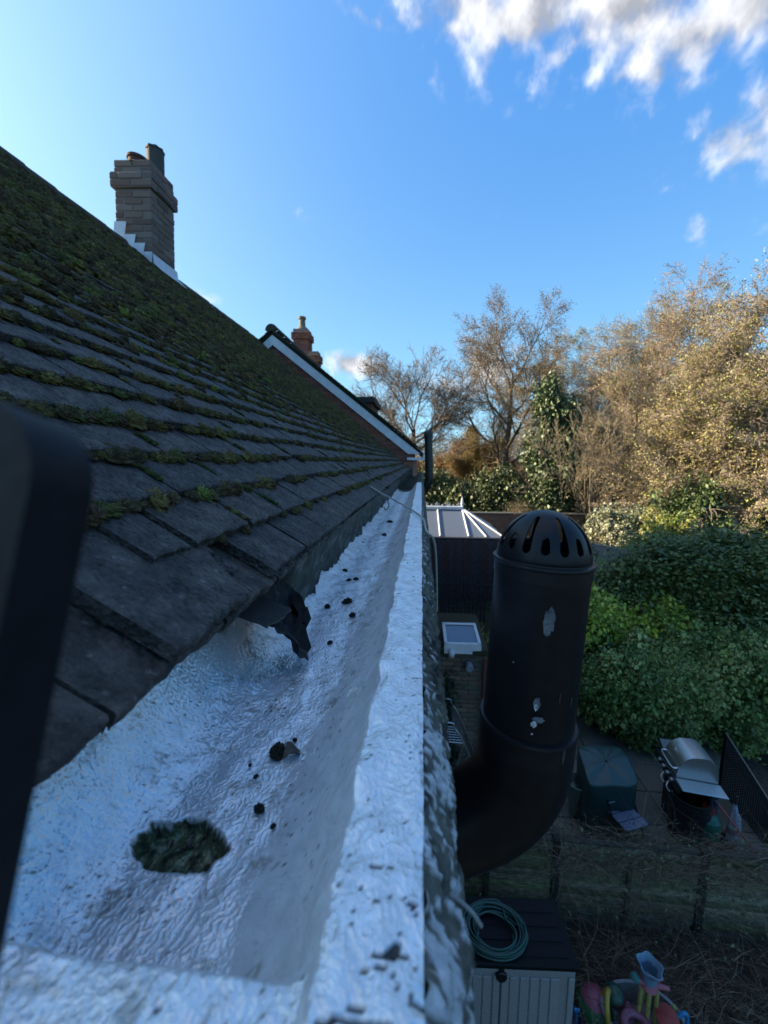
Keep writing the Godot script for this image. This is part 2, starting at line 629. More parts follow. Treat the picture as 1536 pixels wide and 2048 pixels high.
func build_house() -> void:
	for i in 6:
		lumps.append(lump_mesh(i + 1, 22, 0.55, 0.66, mats["moss"]))
	var house := thing("house", Vector3(-3.5, 0, -4.3), "house with moss-grown dark tiled roof, silver-painted concrete gutter and leaning brick chimney", "house")
	var off := xf(-house.position)
	# walls: below the eaves, gables up to the ridge
	var g := Geo.new()
	var wall_c := Color(0.30, 0.16, 0.11)
	var x0 := -6.85
	var x1 := -0.12
	var zn := -0.30
	var zf := -ROOF_FAR
	var ey := EAVE_Y - 0.25
	g.box(xf(Vector3((x0 + x1) / 2, ey / 2, (zn + zf) / 2)), Vector3(x1 - x0, ey, zn - zf), wall_c)
	var rx := EAVE_X - SLOPE * cos(ROOF_PITCH)
	var ry := EAVE_Y + SLOPE * sin(ROOF_PITCH) - 0.12
	for z in [zn - 0.05, zf + 0.05]:
		g.tri(Vector3(x1 - 0.25, ey, z), Vector3(rx, ry - 0.05, z), Vector3(x0 + 0.25, ey, z), wall_c)
	part("wall", g, mats["brick"], house, off)
	# roof deck, both slopes
	g = Geo.new()
	var dk := Color(0.03, 0.028, 0.027)
	var lo := roof_at(0.02, 0, -0.062)
	var hi := Vector3(rx, ry + 0.03, 0)
	for sgn in [1.0, -1.0]:
		var a := Vector3(lo.x if sgn > 0 else 2 * rx - lo.x, lo.y, 0)
		var zz0 := Vector3(0, 0, -ROOF_NEAR - 0.02)
		var zz1 := Vector3(0, 0, -ROOF_FAR)
		if sgn > 0:
			g.quad(a + zz0, a + zz1, hi + zz1, hi + zz0, dk)
		else:
			var up := Vector3(0, 0.06, 0)
			g.quad(a + zz1 + up, a + zz0 + up, hi + zz0 + up, hi + zz1 + up, Color(0.09, 0.085, 0.09))
	var roof := part("roof", g, mats["matt"], house, off)
	# tiles
	var tints := [Color(0.185, 0.160, 0.142), Color(0.140, 0.122, 0.112), Color(0.225, 0.195, 0.170), Color(0.165, 0.145, 0.132), Color(0.205, 0.168, 0.140)]
	var near_m := []
	var far_m := []
	for i in 5:
		near_m.append(tile_mesh(40 + i, TILE_W - 0.004, 0.262, 8, 3, 0, tints[i]))
	for i in 2:
		far_m.append(tile_mesh(60 + i, TILE_W - 0.004, 0.262, 2, 1, 0, Color(0.175, 0.152, 0.135)))
	var q := ROOF_PITCH - atan(TILE_T / GAUGE)
	var qb := tile_basis(q)
	var spots := []
	var moss_x := [[], [], [], [], [], []]
	var moss_c := [[], [], [], [], [], []]
	var courses := int(SLOPE / GAUGE)
	for k in courses:
		var s := k * GAUGE
		var start := 0.571 if k % 2 == 0 else 0.485
		var first := -3
		if k == 0 or k == 1:
			first = 0
		for j in range(first, 60):
			var w := start + j * TILE_W + TILE_W * 0.5
			if w - TILE_W * 0.5 < ROOF_NEAR - 0.05 or w + TILE_W * 0.5 > ROOF_FAR + 0.06:
				continue
			var ds := rng.randf_range(-0.004, 0.004)
			var t := Transform3D(qb, roof_at(s + ds, w, rng.randf_range(-0.001, 0.0015)))
			t.basis = t.basis * Basis(Vector3.UP, rng.randf_range(-0.010, 0.010)) * Basis(Vector3.RIGHT, rng.randf_range(-0.012, 0.006)) * Basis(Vector3.BACK, rng.randf_range(-0.008, 0.008))
			var pp := pixel(t.origin)
			var seen_ := pp.x > -120 and pp.y < 2100
			var dist := (t.origin - Vector3(0, H, 0)).length()
			spots.append([dist if seen_ else dist + 100.0, t])
			# moss along the tail and over the face
			var grow_ := smoothstep(0.02, 0.26, s) * 0.56 + smoothstep(0.35, 1.3, s) * 0.5
			var lush := clampf(0.85 + 1.1 * nz.get_noise_2d(s * 1.7 + 30.0, w * 2.3) + rng.randf_range(-0.35, 0.35), 0.15, 1.7)
			grow_ *= lush
			if pp.x < -200:
				continue
			var cnt := int(lerpf(0.0, 22.0, clampf(grow_, 0, 1)) + rng.randf())
			if k == 0:
				cnt = 1 if rng.randf() < 0.12 else 0
			for m in cnt:
				var r := rng.randf_range(0.006, 0.016) * (0.75 + 0.35 * lush) * (1.0 + smoothstep(0.4, 2.0, s) * 0.9)
				var lw := w + rng.randf_range(-0.5, 0.5) * TILE_W
				var ls := s - rng.randf_range(0.0, 0.006)
				var lf := -TILE_T * 0.75
				if rng.randf() < smoothstep(0.40, 1.2, s) * 0.40:
					ls = s + rng.randf_range(0.0, 0.1)
					lf = -TILE_T * (ls - s) / GAUGE
				var b := Basis(Vector3(0, 0, -1), Vector3(sin(q), cos(q), 0), Vector3(cos(q), -sin(q), 0)) * Basis(Vector3.UP, rng.randf() * TAU)
				var v := rng.randi() % 6
				moss_x[v].append(Transform3D(b.scaled_local(Vector3(r * rng.randf_range(0.8, 1.6), r * rng.randf_range(0.7, 1.3), r)), roof_at(ls, lw, lf)))
				moss_c[v].append(moss_tint())
			# moss run in the joint between two tiles
			if k > 0 and k < 9 and rng.randf() < 0.30:
				var a0 := rng.randf_range(0.0, 0.06)
				var green := rng.randf() < 0.5
				for m in rng.randi_range(4, 11):
					var ls := s + a0 + m * 0.005 + 0.001
					if ls > s + 0.098:
						break
					var r := rng.randf_range(0.0028, 0.006)
					var v := rng.randi() % 6
					moss_x[v].append(Transform3D(Basis(Vector3.UP, rng.randf() * TAU).scaled(Vector3.ONE * r), roof_at(ls, w + TILE_W * 0.5 + rng.randf_range(-0.002, 0.002), -TILE_T * (ls - s) / GAUGE)))
					moss_c[v].append(jit(Color(0.12, 0.16, 0.03), 0.3) if green else moss_tint())
	spots.sort_custom(func(a, b): return a[0] < b[0])
	var rest := [[], []]
	var restc := [[], []]
	for i in spots.size():
		if i < 290:
			piece("tile", near_m[rng.randi() % 5], roof, spots[i][1])
		else:
			rest[i % 2].append(spots[i][1])
			restc[i % 2].append(Color(1, 1, 1) * rng.randf_range(0.65, 1.3))
	for i in 2:
		var o := many("roof_tiles", far_m[i], rest[i], restc[i], roof)
		o.set_meta("kind", "stuff")
	for i in 6:
		var o := many("moss", lumps[i], moss_x[i], moss_c[i], roof)
		o.set_meta("kind", "stuff")
	# the broken tile-and-a-half, the cut tile above it, the undercourse
	var bt := piece("tile", tile_mesh(91, 0.222, 0.262, 40, 3, 1, tints[0]), roof, Transform3D(qb * Basis(Vector3.UP, 0.012), roof_at(-0.004, 0.425, 0.006)))
	bt.set_meta("label", "wide eaves tile with its front corner broken off")
	piece("tile", tile_mesh(92, 0.070, 0.262, 4, 3, 0, tints[1]), roof, Transform3D(qb, roof_at(0.1, 0.438, 0.001)))
	var um := tile_mesh(93, TILE_W - 0.004, 0.185, 12, 3, 0, Color(0.20, 0.16, 0.13))
	for j in range(-1, 5):
		var w := 0.335 + j * TILE_W
		piece("eaves_undertile", um, roof, Transform3D(tile_basis(q - 0.02), roof_at(-0.008, w, -0.016)))
	# half-round ridge tiles
	g = Geo.new()
	var prof := PackedVector3Array()
	var pc := PackedColorArray()
	for j in 2:
		for i in 13:
			var a := PI * i / 12.0
			var rr := 0.105 + (0.006 if j == 1 else 0.0)
			prof.push_back(Vector3(cos(a) * rr, sin(a) * rr * 0.8, -0.30 * j))
			pc.push_back(Color(0.075, 0.065, 0.05))
	g.grid(2, 13, prof, pc, false)
	var rm := g.mesh(mats["matt"])
	for j in 28:
		var rz := ROOF_NEAR + 0.295 * j
		if rz > 4.5 and rz < 5.3:
			continue
		piece("ridge_tile", rm, roof, xf(Vector3(rx, ry + 0.045 + 0.012 * nz.get_noise_2d(j * 0.4, 77.0), -ROOF_NEAR - 0.295 * j)))
	build_gutter(house, off)
	build_chimney(house, off)
	# mortar bedding between eaves and gutter
	g = Geo.new()
	var mp := PackedVector3Array()
	var mc := PackedColorArray()
	var rows := 300
	for i in rows:
		var w := 0.70 + (ROOF_FAR - 0.70) * pow(float(i) / (rows - 1), 1.8)
		for j in 9:
			var v := j / 8.0
			var ragged := 0.012 * nz.get_noise_2d(w * 22.0, 3.0) + 0.02 * nz.get_noise_2d(w * 6.0, 9.0)
			var p := Vector3(lerpf(-0.232, -0.268 + ragged, v), H + lerpf(-0.186, -0.324, v), -w)
			p.x += 0.008 * nz.get_noise_3d(w * 26.0, v * 4.0, 2.0) + 0.004 * nz.get_noise_3d(w * 70.0, v * 10.0, 12.0)
			if i < 6:
				p.x -= 0.02 * (6 - i) / 6.0
			mp.push_back(p)
			var li := smoothstep(0.05, 0.45, nz.get_noise_2d(w * 22.0, v * 4.0 + 5.0))
			mc.push_back(Color(0.08, 0.08, 0.06).lerp(Color(0.20, 0.20, 0.18), li))
	g.grid(rows, 9, mp, mc, true)
	part("eaves_mortar", g, mats["concrete"], roof)
	# back board behind the open eaves near the torn felt
	g = Geo.new()
	g.box(xf(Vector3(-0.36, H - 0.22, -(ROOF_NEAR + 0.45))), Vector3(0.02, 0.12, 1.1), Color(0.05, 0.042, 0.034))
	part("tilting_board", g, mats["wood"], roof)
	build_felt(roof)

func build_felt(roof: Node) -> void:
	# torn sheet of bituminous felt hanging out of the eaves into the gutter
	var g := Geo.new()
	var col := Color(0.022, 0.022, 0.024)
	var rows := 14
	var cols := 12
	var pts := PackedVector3Array()
	var cs := PackedColorArray()
	for j in rows:
		var v := float(j) / (rows - 1)
		for i in cols:
			var u := float(i) / (cols - 1)
			# slides down off the tiles, then folds into a channel that rests on the gutter floor
			var along := lerpf(0.57, 0.705, u) - 0.035 * v * v + 0.012 * nz.get_noise_2d(v * 7.0, 5.0 + 9.0 * roundf(u))
			var half := lerpf(1.0, 0.50, smoothstep(0.35, 1.0, v))
			along = 0.625 + (along - 0.625) * half - 0.03 * v
			var x := lerpf(-0.275, -0.190, v)
			var y := lerpf(-0.205, -0.318, pow(v, 0.9))
			y += 0.045 * pow(absf(u - 0.42) * 2.0, 1.6) * smoothstep(0.2, 0.8, v) - 0.006
			y += 0.012 * nz.get_noise_2d(u * 4.0, v * 5.0 + 3.0)
			x += 0.010 * nz.get_noise_2d(u * 6.0 + 9.0, v * 3.0) + 0.016 * v * nz2.get_noise_2d(u * 3.5, 6.0)
			pts.push_back(Vector3(x, H + y, -along))
			var grit := smoothstep(0.1, 0.5, nz.get_noise_2d(u * 9.0 + 2.0, v * 9.0))
			cs.push_back(col.lerp(Color(0.06, 0.058, 0.05), grit * 0.6))
	g.grid(rows, cols, pts, cs, true)
	var low := PackedVector3Array()
	for p in pts:
		low.push_back(p - Vector3(0.001, 0.0022, 0))
	g.grid(rows, cols, low, cs, false)
	for i in cols - 1:
		var a := (rows - 1) * cols + i
		g.quad(low[a], pts[a], pts[a + 1], low[a + 1], Color(0.09, 0.085, 0.075))
	for j in rows - 1:
		g.quad(low[j * cols], low[(j + 1) * cols], pts[(j + 1) * cols], pts[j * cols], Color(0.09, 0.085, 0.075))
	var o := part("roofing_felt", g, mats["concrete"], roof)
	o.set_meta("label", "torn black roofing felt flap folded down into gutter")
	# second torn strip, lying towards the lens
	g = Geo.new()
	var strip := PackedVector3Array()
	var sc := PackedColorArray()
	for j in 8:
		var v := j / 7.0
		for i in 7:
			var u := i / 6.0
			var edge := 0.010 * nz.get_noise_2d(v * 9.0, 44.0)
			strip.push_back(Vector3(lerpf(-0.285, -0.213 + edge, u), H + lerpf(-0.212, -0.236, u) - 0.010 * v + 0.004 * nz.get_noise_2d(u * 5.0, v * 5.0), -lerpf(0.50, 0.605, v) ))
			sc.push_back(Color(0.028, 0.028, 0.030))
	g.grid(8, 7, strip, sc, true)
	for j in 7:
		var a := strip[j * 7 + 6]
		var b := strip[(j + 1) * 7 + 6]
		g.quad(a - Vector3(0, 0.002, 0), b - Vector3(0, 0.002, 0), b, a, Color(0.10, 0.095, 0.085))
	o = part("roofing_felt", g, mats["concrete"], roof)

func gutter_y(x: float) -> float:
	if x > -0.046:
		return -0.241 - 0.0035 * smoothstep(-0.004, 0.010, x) - 0.002 * smoothstep(-0.034, -0.046, x)
	if x > -0.150:
		var t := (x + 0.046) / -0.104
		return lerpf(-0.243, -0.336, 1.0 - pow(1.0 - clampf(t, 0.0, 1.0), 2.2))
	if x > -0.205:
		return -0.336
	var u := (x + 0.205) / -0.135
	return -0.336 + 0.125 * u * u
func build_gutter(house: Node, off: Transform3D) -> void:
	var hole := Vector2(-0.204, 0.278)
	# concrete trough: outer face, rough, splashed with paint
	var g := Geo.new()
	var ws := PackedFloat32Array()
	var w := 0.10
	while w < ROOF_FAR - 0.02:
		ws.push_back(w)
		w += 0.0022 + maxf(0.0, w - 0.5) * 0.0065
	var body := PackedVector2Array([Vector2(0.0035, -0.2445), Vector2(0.009, -0.250), Vector2(0.014, -0.258), Vector2(0.018, -0.266), Vector2(0.022, -0.274), Vector2(0.026, -0.282), Vector2(0.029, -0.290), Vector2(0.031, -0.298), Vector2(0.032, -0.306), Vector2(0.0325, -0.315), Vector2(0.032, -0.33), Vector2(0.030, -0.36), Vector2(0.027, -0.40), Vector2(0.024, -0.44), Vector2(-0.10, -0.45), Vector2(-0.30, -0.45)])
	var fine := PackedVector2Array()
	for i in body.size() - 1:
		var k := 3 if i < 9 else 2
		for j in k:
			fine.push_back(body[i].lerp(body[i + 1], float(j) / k))
	fine.push_back(body[-1])
	var pts := PackedVector3Array()
	var cs := PackedColorArray()
	for ww in ws:
		for i in fine.size():
			var p := fine[i]
			var r := 0.0034 * nz.get_noise_3d(ww * 110.0, p.y * 110.0, 1.0) + 0.004 * nz.get_noise_3d(ww * 28.0, p.y * 40.0, 6.0)
			var q := Vector3(p.x + r * 1.4, H + p.y + r * 0.6, -ww)
			var pnt := nz.get_noise_3d(ww * 75.0, p.y * 62.0, 20.0) + 0.55 * nz.get_noise_3d(ww * 9.0, p.y * 12.0, 30.0)
			var near_paint := smoothstep(0.44, 0.30, ww) * 0.46 - 0.24
			var painted := pnt + near_paint - smoothstep(-0.262, -0.318, p.y) * 0.55 > 0.20 and p.y > -0.33
			var lich := nz.get_noise_3d(ww * 60.0, p.y * 60.0, 50.0)
			var base := Color(0.15, 0.15, 0.125).lerp(Color(0.05, 0.05, 0.042), smoothstep(-0.1, 0.3, nz.get_noise_3d(ww * 24.0, p.y * 24.0, 70.0)))
			if lich > 0.46:
				base = Color(0.36, 0.36, 0.30) if fmod(absf(lich * 91.0), 1.0) < 0.7 else Color(0.30, 0.27, 0.12)
			if ww > 4.24:
				painted = false
			if painted:
				base = Color(0.66, 0.67, 0.69)
				q += Vector3(0.0012, 0.0008, 0)
			pts.push_back(q)
			cs.push_back(base)
	g.grid(ws.size(), fine.size(), pts, cs, false)
	var gut := part("gutter", g, mats["concrete"], house, off)
	gut.set_meta("label", "rough concrete gutter blocks streaked with lichen and silver paint")
	# trough lining with the brushed-on silver coat (bare and mossy beyond the party line)
	var xs := PackedFloat32Array()
	var x := 0.0045
	while x > -0.335:
		xs.push_back(x)
		x -= 0.0015 if (x > -0.12 and x < -0.04) else 0.0021
	var rows := PackedFloat32Array()
	w = 0.100
	while w < ROOF_FAR - 0.02:
		rows.push_back(w)
		w += 0.0021 + maxf(0.0, w - 0.55) * 0.0075
	for stage in 2:
		g = Geo.new()
		pts = PackedVector3Array()
		cs = PackedColorArray()
		var count := 0
		for ww in rows:
			if (stage == 0 and ww > 4.30) or (stage == 1 and ww < 4.12):
				continue
			count += 1
			# end block closing the trough below the lens
			var lid := smoothstep(0.170, 0.146, ww)
			for xx in xs:
				var base := gutter_y(xx)
				var top := -0.250 - 0.002 * (xx * 10.0)
				var endw := lerpf(base, maxf(base, top), lid)
				var y := endw
				# trowelled waves, brush wrinkles and drips
				var flatness := 0.40 + 0.60 * smoothstep(-0.29, -0.22, xx)
				var nb := nz.get_noise_3d(xx * 16.0, ww * 11.0, 2.0) * 0.0042
				var mask := smoothstep(-0.12, 0.38, nz.get_noise_3d(xx * 13.0, ww * 9.0, 33.0))
				var wr := mask * nzr.get_noise_3d(xx * 55.0 + nb * 500.0, ww * 82.0 + xx * 16.0 + nb * 500.0, 8.0) * 0.0013
				var fi := nz2.get_noise_3d(xx * 240.0, ww * 300.0, 4.0) * 0.0004 * (0.3 + 0.7 * mask)
				var slope_ := (gutter_y(xx - 0.002) - gutter_y(xx + 0.002)) / 0.004
				var push := (nb * (1.0 + 1.2 * smoothstep(-0.12, -0.07, xx) * smoothstep(-0.03, -0.045, xx)) + wr + fi) * flatness
				var dx := push * clampf(slope_, -3.0, 3.0) / sqrt(1.0 + slope_ * slope_)
				y += push / sqrt(1.0 + slope_ * slope_)
				var col := Color(0.90, 0.91, 0.92)
				var h2 := Vector2((xx - hole.x) / 0.0405, (ww - hole.y) / 0.0235)
				var hr := h2.length() + 0.12 * nz2.get_noise_2d(h2.normalized().x * 1.3, h2.normalized().y * 1.3) + 0.07 * nz2.get_noise_2d(xx * 70.0, ww * 70.0)
				if stage == 0:
					# missed strips: dark slits across the parapet and the end block
					var slit := nz.get_noise_3d(xx * 40.0, ww * 230.0, 60.0) + 0.5 * nz.get_noise_3d(xx * 14.0, ww * 12.0, 66.0)
					var where := smoothstep(0.26, 0.15, ww) * (0.24 if xx > -0.044 else 0.0) + 0.26 * smoothstep(0.148, 0.118, ww)
					if slit + where > 0.76 and (xx > -0.050 or ww < 0.150):
						col = Color(0.045, 0.046, 0.042)
						y -= 0.0016
					# thin silt left by standing water, in ragged patches on the floor
					var silt := nz.get_noise_3d(xx * 30.0, ww * 22.0, 120.0) + 0.5 * nz.get_noise_3d(xx * 130.0, ww * 130.0, 125.0)
					if silt > 0.34 and xx < -0.09:
						col = col.lerp(Color(0.44, 0.43, 0.38), clampf((silt - 0.34) * 4.0, 0.0, 0.75))
					# specks of dirt stuck in the coat
					if nz2.get_noise_3d(xx * 150.0, ww * 260.0, 90.0) > 0.76 and nz.get_noise_3d(xx * 20.0, ww * 14.0, 95.0) > 0.0:
						col = Color(0.06, 0.055, 0.04)
						y += 0.0006
					if hr < 1.0:
						var dpt := smoothstep(1.0, 0.86, hr)
						y = lerpf(y, -0.336 - 0.011 + 0.004 * nz.get_noise_2d(xx * 45.0, ww * 45.0), dpt)
						if hr < 0.99:
							col = Color(0.12, 0.15, 0.085).lerp(Color(0.03, 0.035, 0.02), smoothstep(-0.1, 0.4, nz.get_noise_2d(xx * 70.0, ww * 70.0)))
					elif hr < 1.12:
						y += 0.0012 * (1.12 - hr) / 0.12
				else:
					var gm := nz.get_noise_3d(xx * 30.0, ww * 9.0, 40.0)
					col = Color(0.055, 0.075, 0.022).lerp(Color(0.05, 0.048, 0.035), smoothstep(-0.2, 0.3, gm))
					y += 0.012 * smoothstep(0.0, 0.4, gm) * smoothstep(-0.05, -0.1, xx) - 0.004
				pts.push_back(Vector3(xx + dx, H + y, -ww))
				cs.push_back(col)
		g.grid(count, xs.size(), pts, cs, true)
		var o := part("gutter_coating" if stage == 0 else "gutter_bed", g, mats["coating"] if stage == 0 else mats["moss"], gut)
		if stage == 0:
			o.set_meta("label", "wrinkled brushed silver coating inside the gutter with an outlet hole")
		else:
			o.set_meta("label", "uncoated mossy bed of gutter beyond the silver coat")

func brick_ring(parent: Node, m: Array, cx: float, cz: float, wx: float, wz: float, y: float, odd: bool, lay := Transform3D()) -> void:
	# one course of a chimney stack, bricks all round
	var bl := 0.225
	for side in 4:
		var along := wx if side % 2 == 0 else wz
		var inset := 0.0 if (side % 2 == 0) == odd else 0.1125
		var length := along - 2.0 * inset
		var nb := maxi(1, roundi(length / bl))
		var each := length / nb
		for i in nb:
			var a := -length / 2 + each * (i + 0.5)
			var p: Vector3
			var b := Basis()
			if side == 0:
				p = Vector3(cx + a, y, cz + wz / 2 - 0.051)
			elif side == 2:
				p = Vector3(cx + a, y, cz - wz / 2 + 0.051)
			elif side == 1:
				p = Vector3(cx + wx / 2 - 0.051, y, cz + a)
				b = Basis(Vector3.UP, PI / 2)
			else:
				p = Vector3(cx - wx / 2 + 0.051, y, cz + a)
				b = Basis(Vector3.UP, PI / 2)
			b = b * Basis(Vector3.UP, rng.randf_range(-0.01, 0.01))
			piece("brick", m[rng.randi() % m.size()], parent, lay * Transform3D(b.scaled_local(Vector3((each - 0.009) / 0.215, 1, 1)), p + Vector3(rng.randf_range(-0.003, 0.003), 0, rng.randf_range(-0.003, 0.003))))
func brick_meshes(cols: Array) -> Array:
	var out := []
	for c in cols:
		var g := Geo.new()
		g.bevel_box(Transform3D(), Vector3(0.215, 0.066, 0.1025), 0.005, c)
		out.append(g.mesh(mats["brick"]))
	return out

func build_chimney(house: Node, off: Transform3D) -> void:
	var lean := Basis(Vector3.BACK, -0.055)
	var foot := Vector3(-3.575, 7.6, -5.03)
	var lay := Transform3D(lean, foot)
	var wx := 0.47
	var wz := 0.45
	var top := 1.06
	var g := Geo.new()
	var mo := Color(0.33, 0.31, 0.28)
	g.box(xf(Vector3(0, top / 2 - 0.1, 0)), Vector3(wx - 0.017, top + 0.2, wz - 0.017), mo)
	g.box(xf(Vector3(0, top + 0.085, 0)), Vector3(wx + 0.052, 0.165, wz + 0.052), mo)
	g.box(xf(Vector3(0, top + 0.24, 0)), Vector3(wx - 0.017, 0.15, wz - 0.017), mo)
	var ch := part("chimney", g, mats["mortar"], house, off * lay)
	ch.set_meta("label", "weathered brown brick chimney with stepped lead flashing and two pots")
	var bm := brick_meshes([Color(0.27, 0.175, 0.135), Color(0.31, 0.215, 0.17), Color(0.20, 0.13, 0.105), Color(0.33, 0.25, 0.20), Color(0.24, 0.175, 0.15)])
	var y := -0.06
	var k := 0
	while y < top - 0.01:
		brick_ring(ch, bm, 0, 0, wx, wz, y, k % 2 == 0)
		y += 0.0755
		k += 1
	for i in 2:
		brick_ring(ch, bm, 0, 0, wx + 0.07, wz + 0.07, top + 0.045 + 0.078 * i, i % 2 == 0)
	for i in 2:
		brick_ring(ch, bm, 0, 0, wx, wz, top + 0.2 + 0.0755 * i, i % 2 == 1)
	# mortar flaunching on top
	g = Geo.new()
	g.lathe(xf(Vector3(0, top + 0.30, 0)), PackedVector2Array([Vector2(0.24, 0), Vector2(0.20, 0.03), Vector2(0.05, 0.06), Vector2(0.0, 0.06)]), 12, Color(0.12, 0.115, 0.10))
	part("flaunching", g, mats["concrete"], ch)
	g = Geo.new()
	g.lathe(xf(Vector3(-0.02, top + 0.31, 0.09)), PackedVector2Array([Vector2(0.11, 0), Vector2(0.105, 0.07), Vector2(0.12, 0.075), Vector2(0.12, 0.10), Vector2(0.09, 0.10), Vector2(0.09, 0.02)]), 20, Color(0.16, 0.075, 0.055))
	var po := part("chimney_pot", g, mats["brick"], ch)
	po.set_meta("label", "squat red clay chimney pot")
	g = Geo.new()
	var flute := PackedFloat32Array()
	for i in 32:
		flute.push_back(1.0 if i % 4 < 2 else 0.90)
	g.lathe(xf(Vector3(0.075, top + 0.31, -0.10)), PackedVector2Array([Vector2(0.10, 0), Vector2(0.10, 0.31), Vector2(0.108, 0.315), Vector2(0.108, 0.335), Vector2(0.085, 0.335), Vector2(0.085, 0.05)]), 32, Color(0.13, 0.125, 0.11), flute)
	po = part("chimney_pot", g, mats["concrete"], ch)
	po.set_meta("label", "taller fluted buff chimney pot")
	# stepped lead flashing on the gable-facing side, apron along the garden side
	var ld := Color(0.62, 0.64, 0.67)
	var tp := tan(ROOF_PITCH)
	var ty := 7.83 - 7.6
	var zf := wz / 2 + 0.008
	for i in 4:
		g = Geo.new()
		var xa := wx / 2 - 0.005 - (i + 1) * wx / 4
		var xb := wx / 2 - 0.002 - i * wx / 4
		var base := func(xx: float) -> float: return ty + (wx / 2 - xx) * tp - 0.035
		var yt: float = base.call((xa + xb) / 2) + (0.105 if i < 3 else 0.15)
		var zo := 0.0025 * i
		var a := Vector3(xa - 0.012, base.call(xa), zf + zo)
		var b := Vector3(xb, base.call(xb), zf + zo)
		var c := Vector3(xb + (0.035 if i > 0 else 0.0), yt, zf + zo)
		var d := Vector3(xa, yt, zf + zo)
		g.quad(a, b, c, d, ld)
		var th := Vector3(0, 0, -0.006)
		g.quad(d, c, c + th, d + th, ld)
		g.quad(b, b + th, c + th, c, ld)
		g.quad(a + th, a, d, d + th, ld)
		part("flashing", g, mats["lead"], ch)
	g = Geo.new()
	var xr := wx / 2 + 0.006
	g.box(Transform3D(Basis(Vector3.BACK, 0.12), Vector3(xr + 0.012, ty + 0.035, -0.005)), Vector3(0.006, 0.13, wz + 0.03), ld)
	g.box(Transform3D(Basis(Vector3.BACK, -ROOF_PITCH), Vector3(xr + 0.075, ty - 0.055, -0.005)), Vector3(0.15, 0.006, wz + 0.06), ld)
	part("flashing", g, mats["lead"], ch)

# ---------------------------------------------------------------- ground
func build_ground() -> void:
	var g := Geo.new()
	var pts := PackedVector3Array()
	var cs := PackedColorArray()
	var n := 61
	for j in n:
		for i in n:
			var u := (i / 30.0 - 1.0)
			var v := (j / 30.0 - 1.0)
			var x := 300.0 * u * absf(u) * (0.3 + 0.7 * absf(u))
			var z := 300.0 * v * absf(v) * (0.3 + 0.7 * absf(v))
			var far := smoothstep(18.0, 60.0, Vector2(x, z).length())
			pts.push_back(Vector3(x, -0.02 + far * 1.2 * (0.5 + nz.get_noise_2d(x * 0.02, z * 0.02)), z))
			cs.push_back(Color(0.032, 0.046, 0.016).lerp(Color(0.045, 0.042, 0.02), smoothstep(-0.2, 0.3, nz.get_noise_2d(x * 0.05, z * 0.05))))
	g.grid(n, n, pts, cs, true)
	struct("ground", g.mesh(mats["grass"]))
	# paved yards either side of the fence: slabs with open joints
	g = Geo.new()
	g.box(xf(Vector3(2.9, -0.005, -5.7)), Vector3(6.4, 0.03, 9.0), Color(0.085, 0.07, 0.05))
	var yard := struct("yard", g.mesh(mats["soil"]))
	var slab_m := []
	for i in 3:
		g = Geo.new()
		g.bevel_box(Transform3D(), Vector3(0.59, 0.04, 0.59), 0.008, [Color(0.21, 0.20, 0.17), Color(0.17, 0.17, 0.14), Color(0.24, 0.22, 0.19)][i])
		slab_m.append(g.mesh(mats["concrete"]))
	for j in 9:
		for i in 9:
			piece("slab", slab_m[rng.randi() % 3], yard, Transform3D(Basis(Vector3.UP, rng.randf_range(-0.012, 0.012)), Vector3(0.42 + i * 0.605, 0.022 + rng.randf_range(0, 0.006), -4.5 - j * 0.605)))

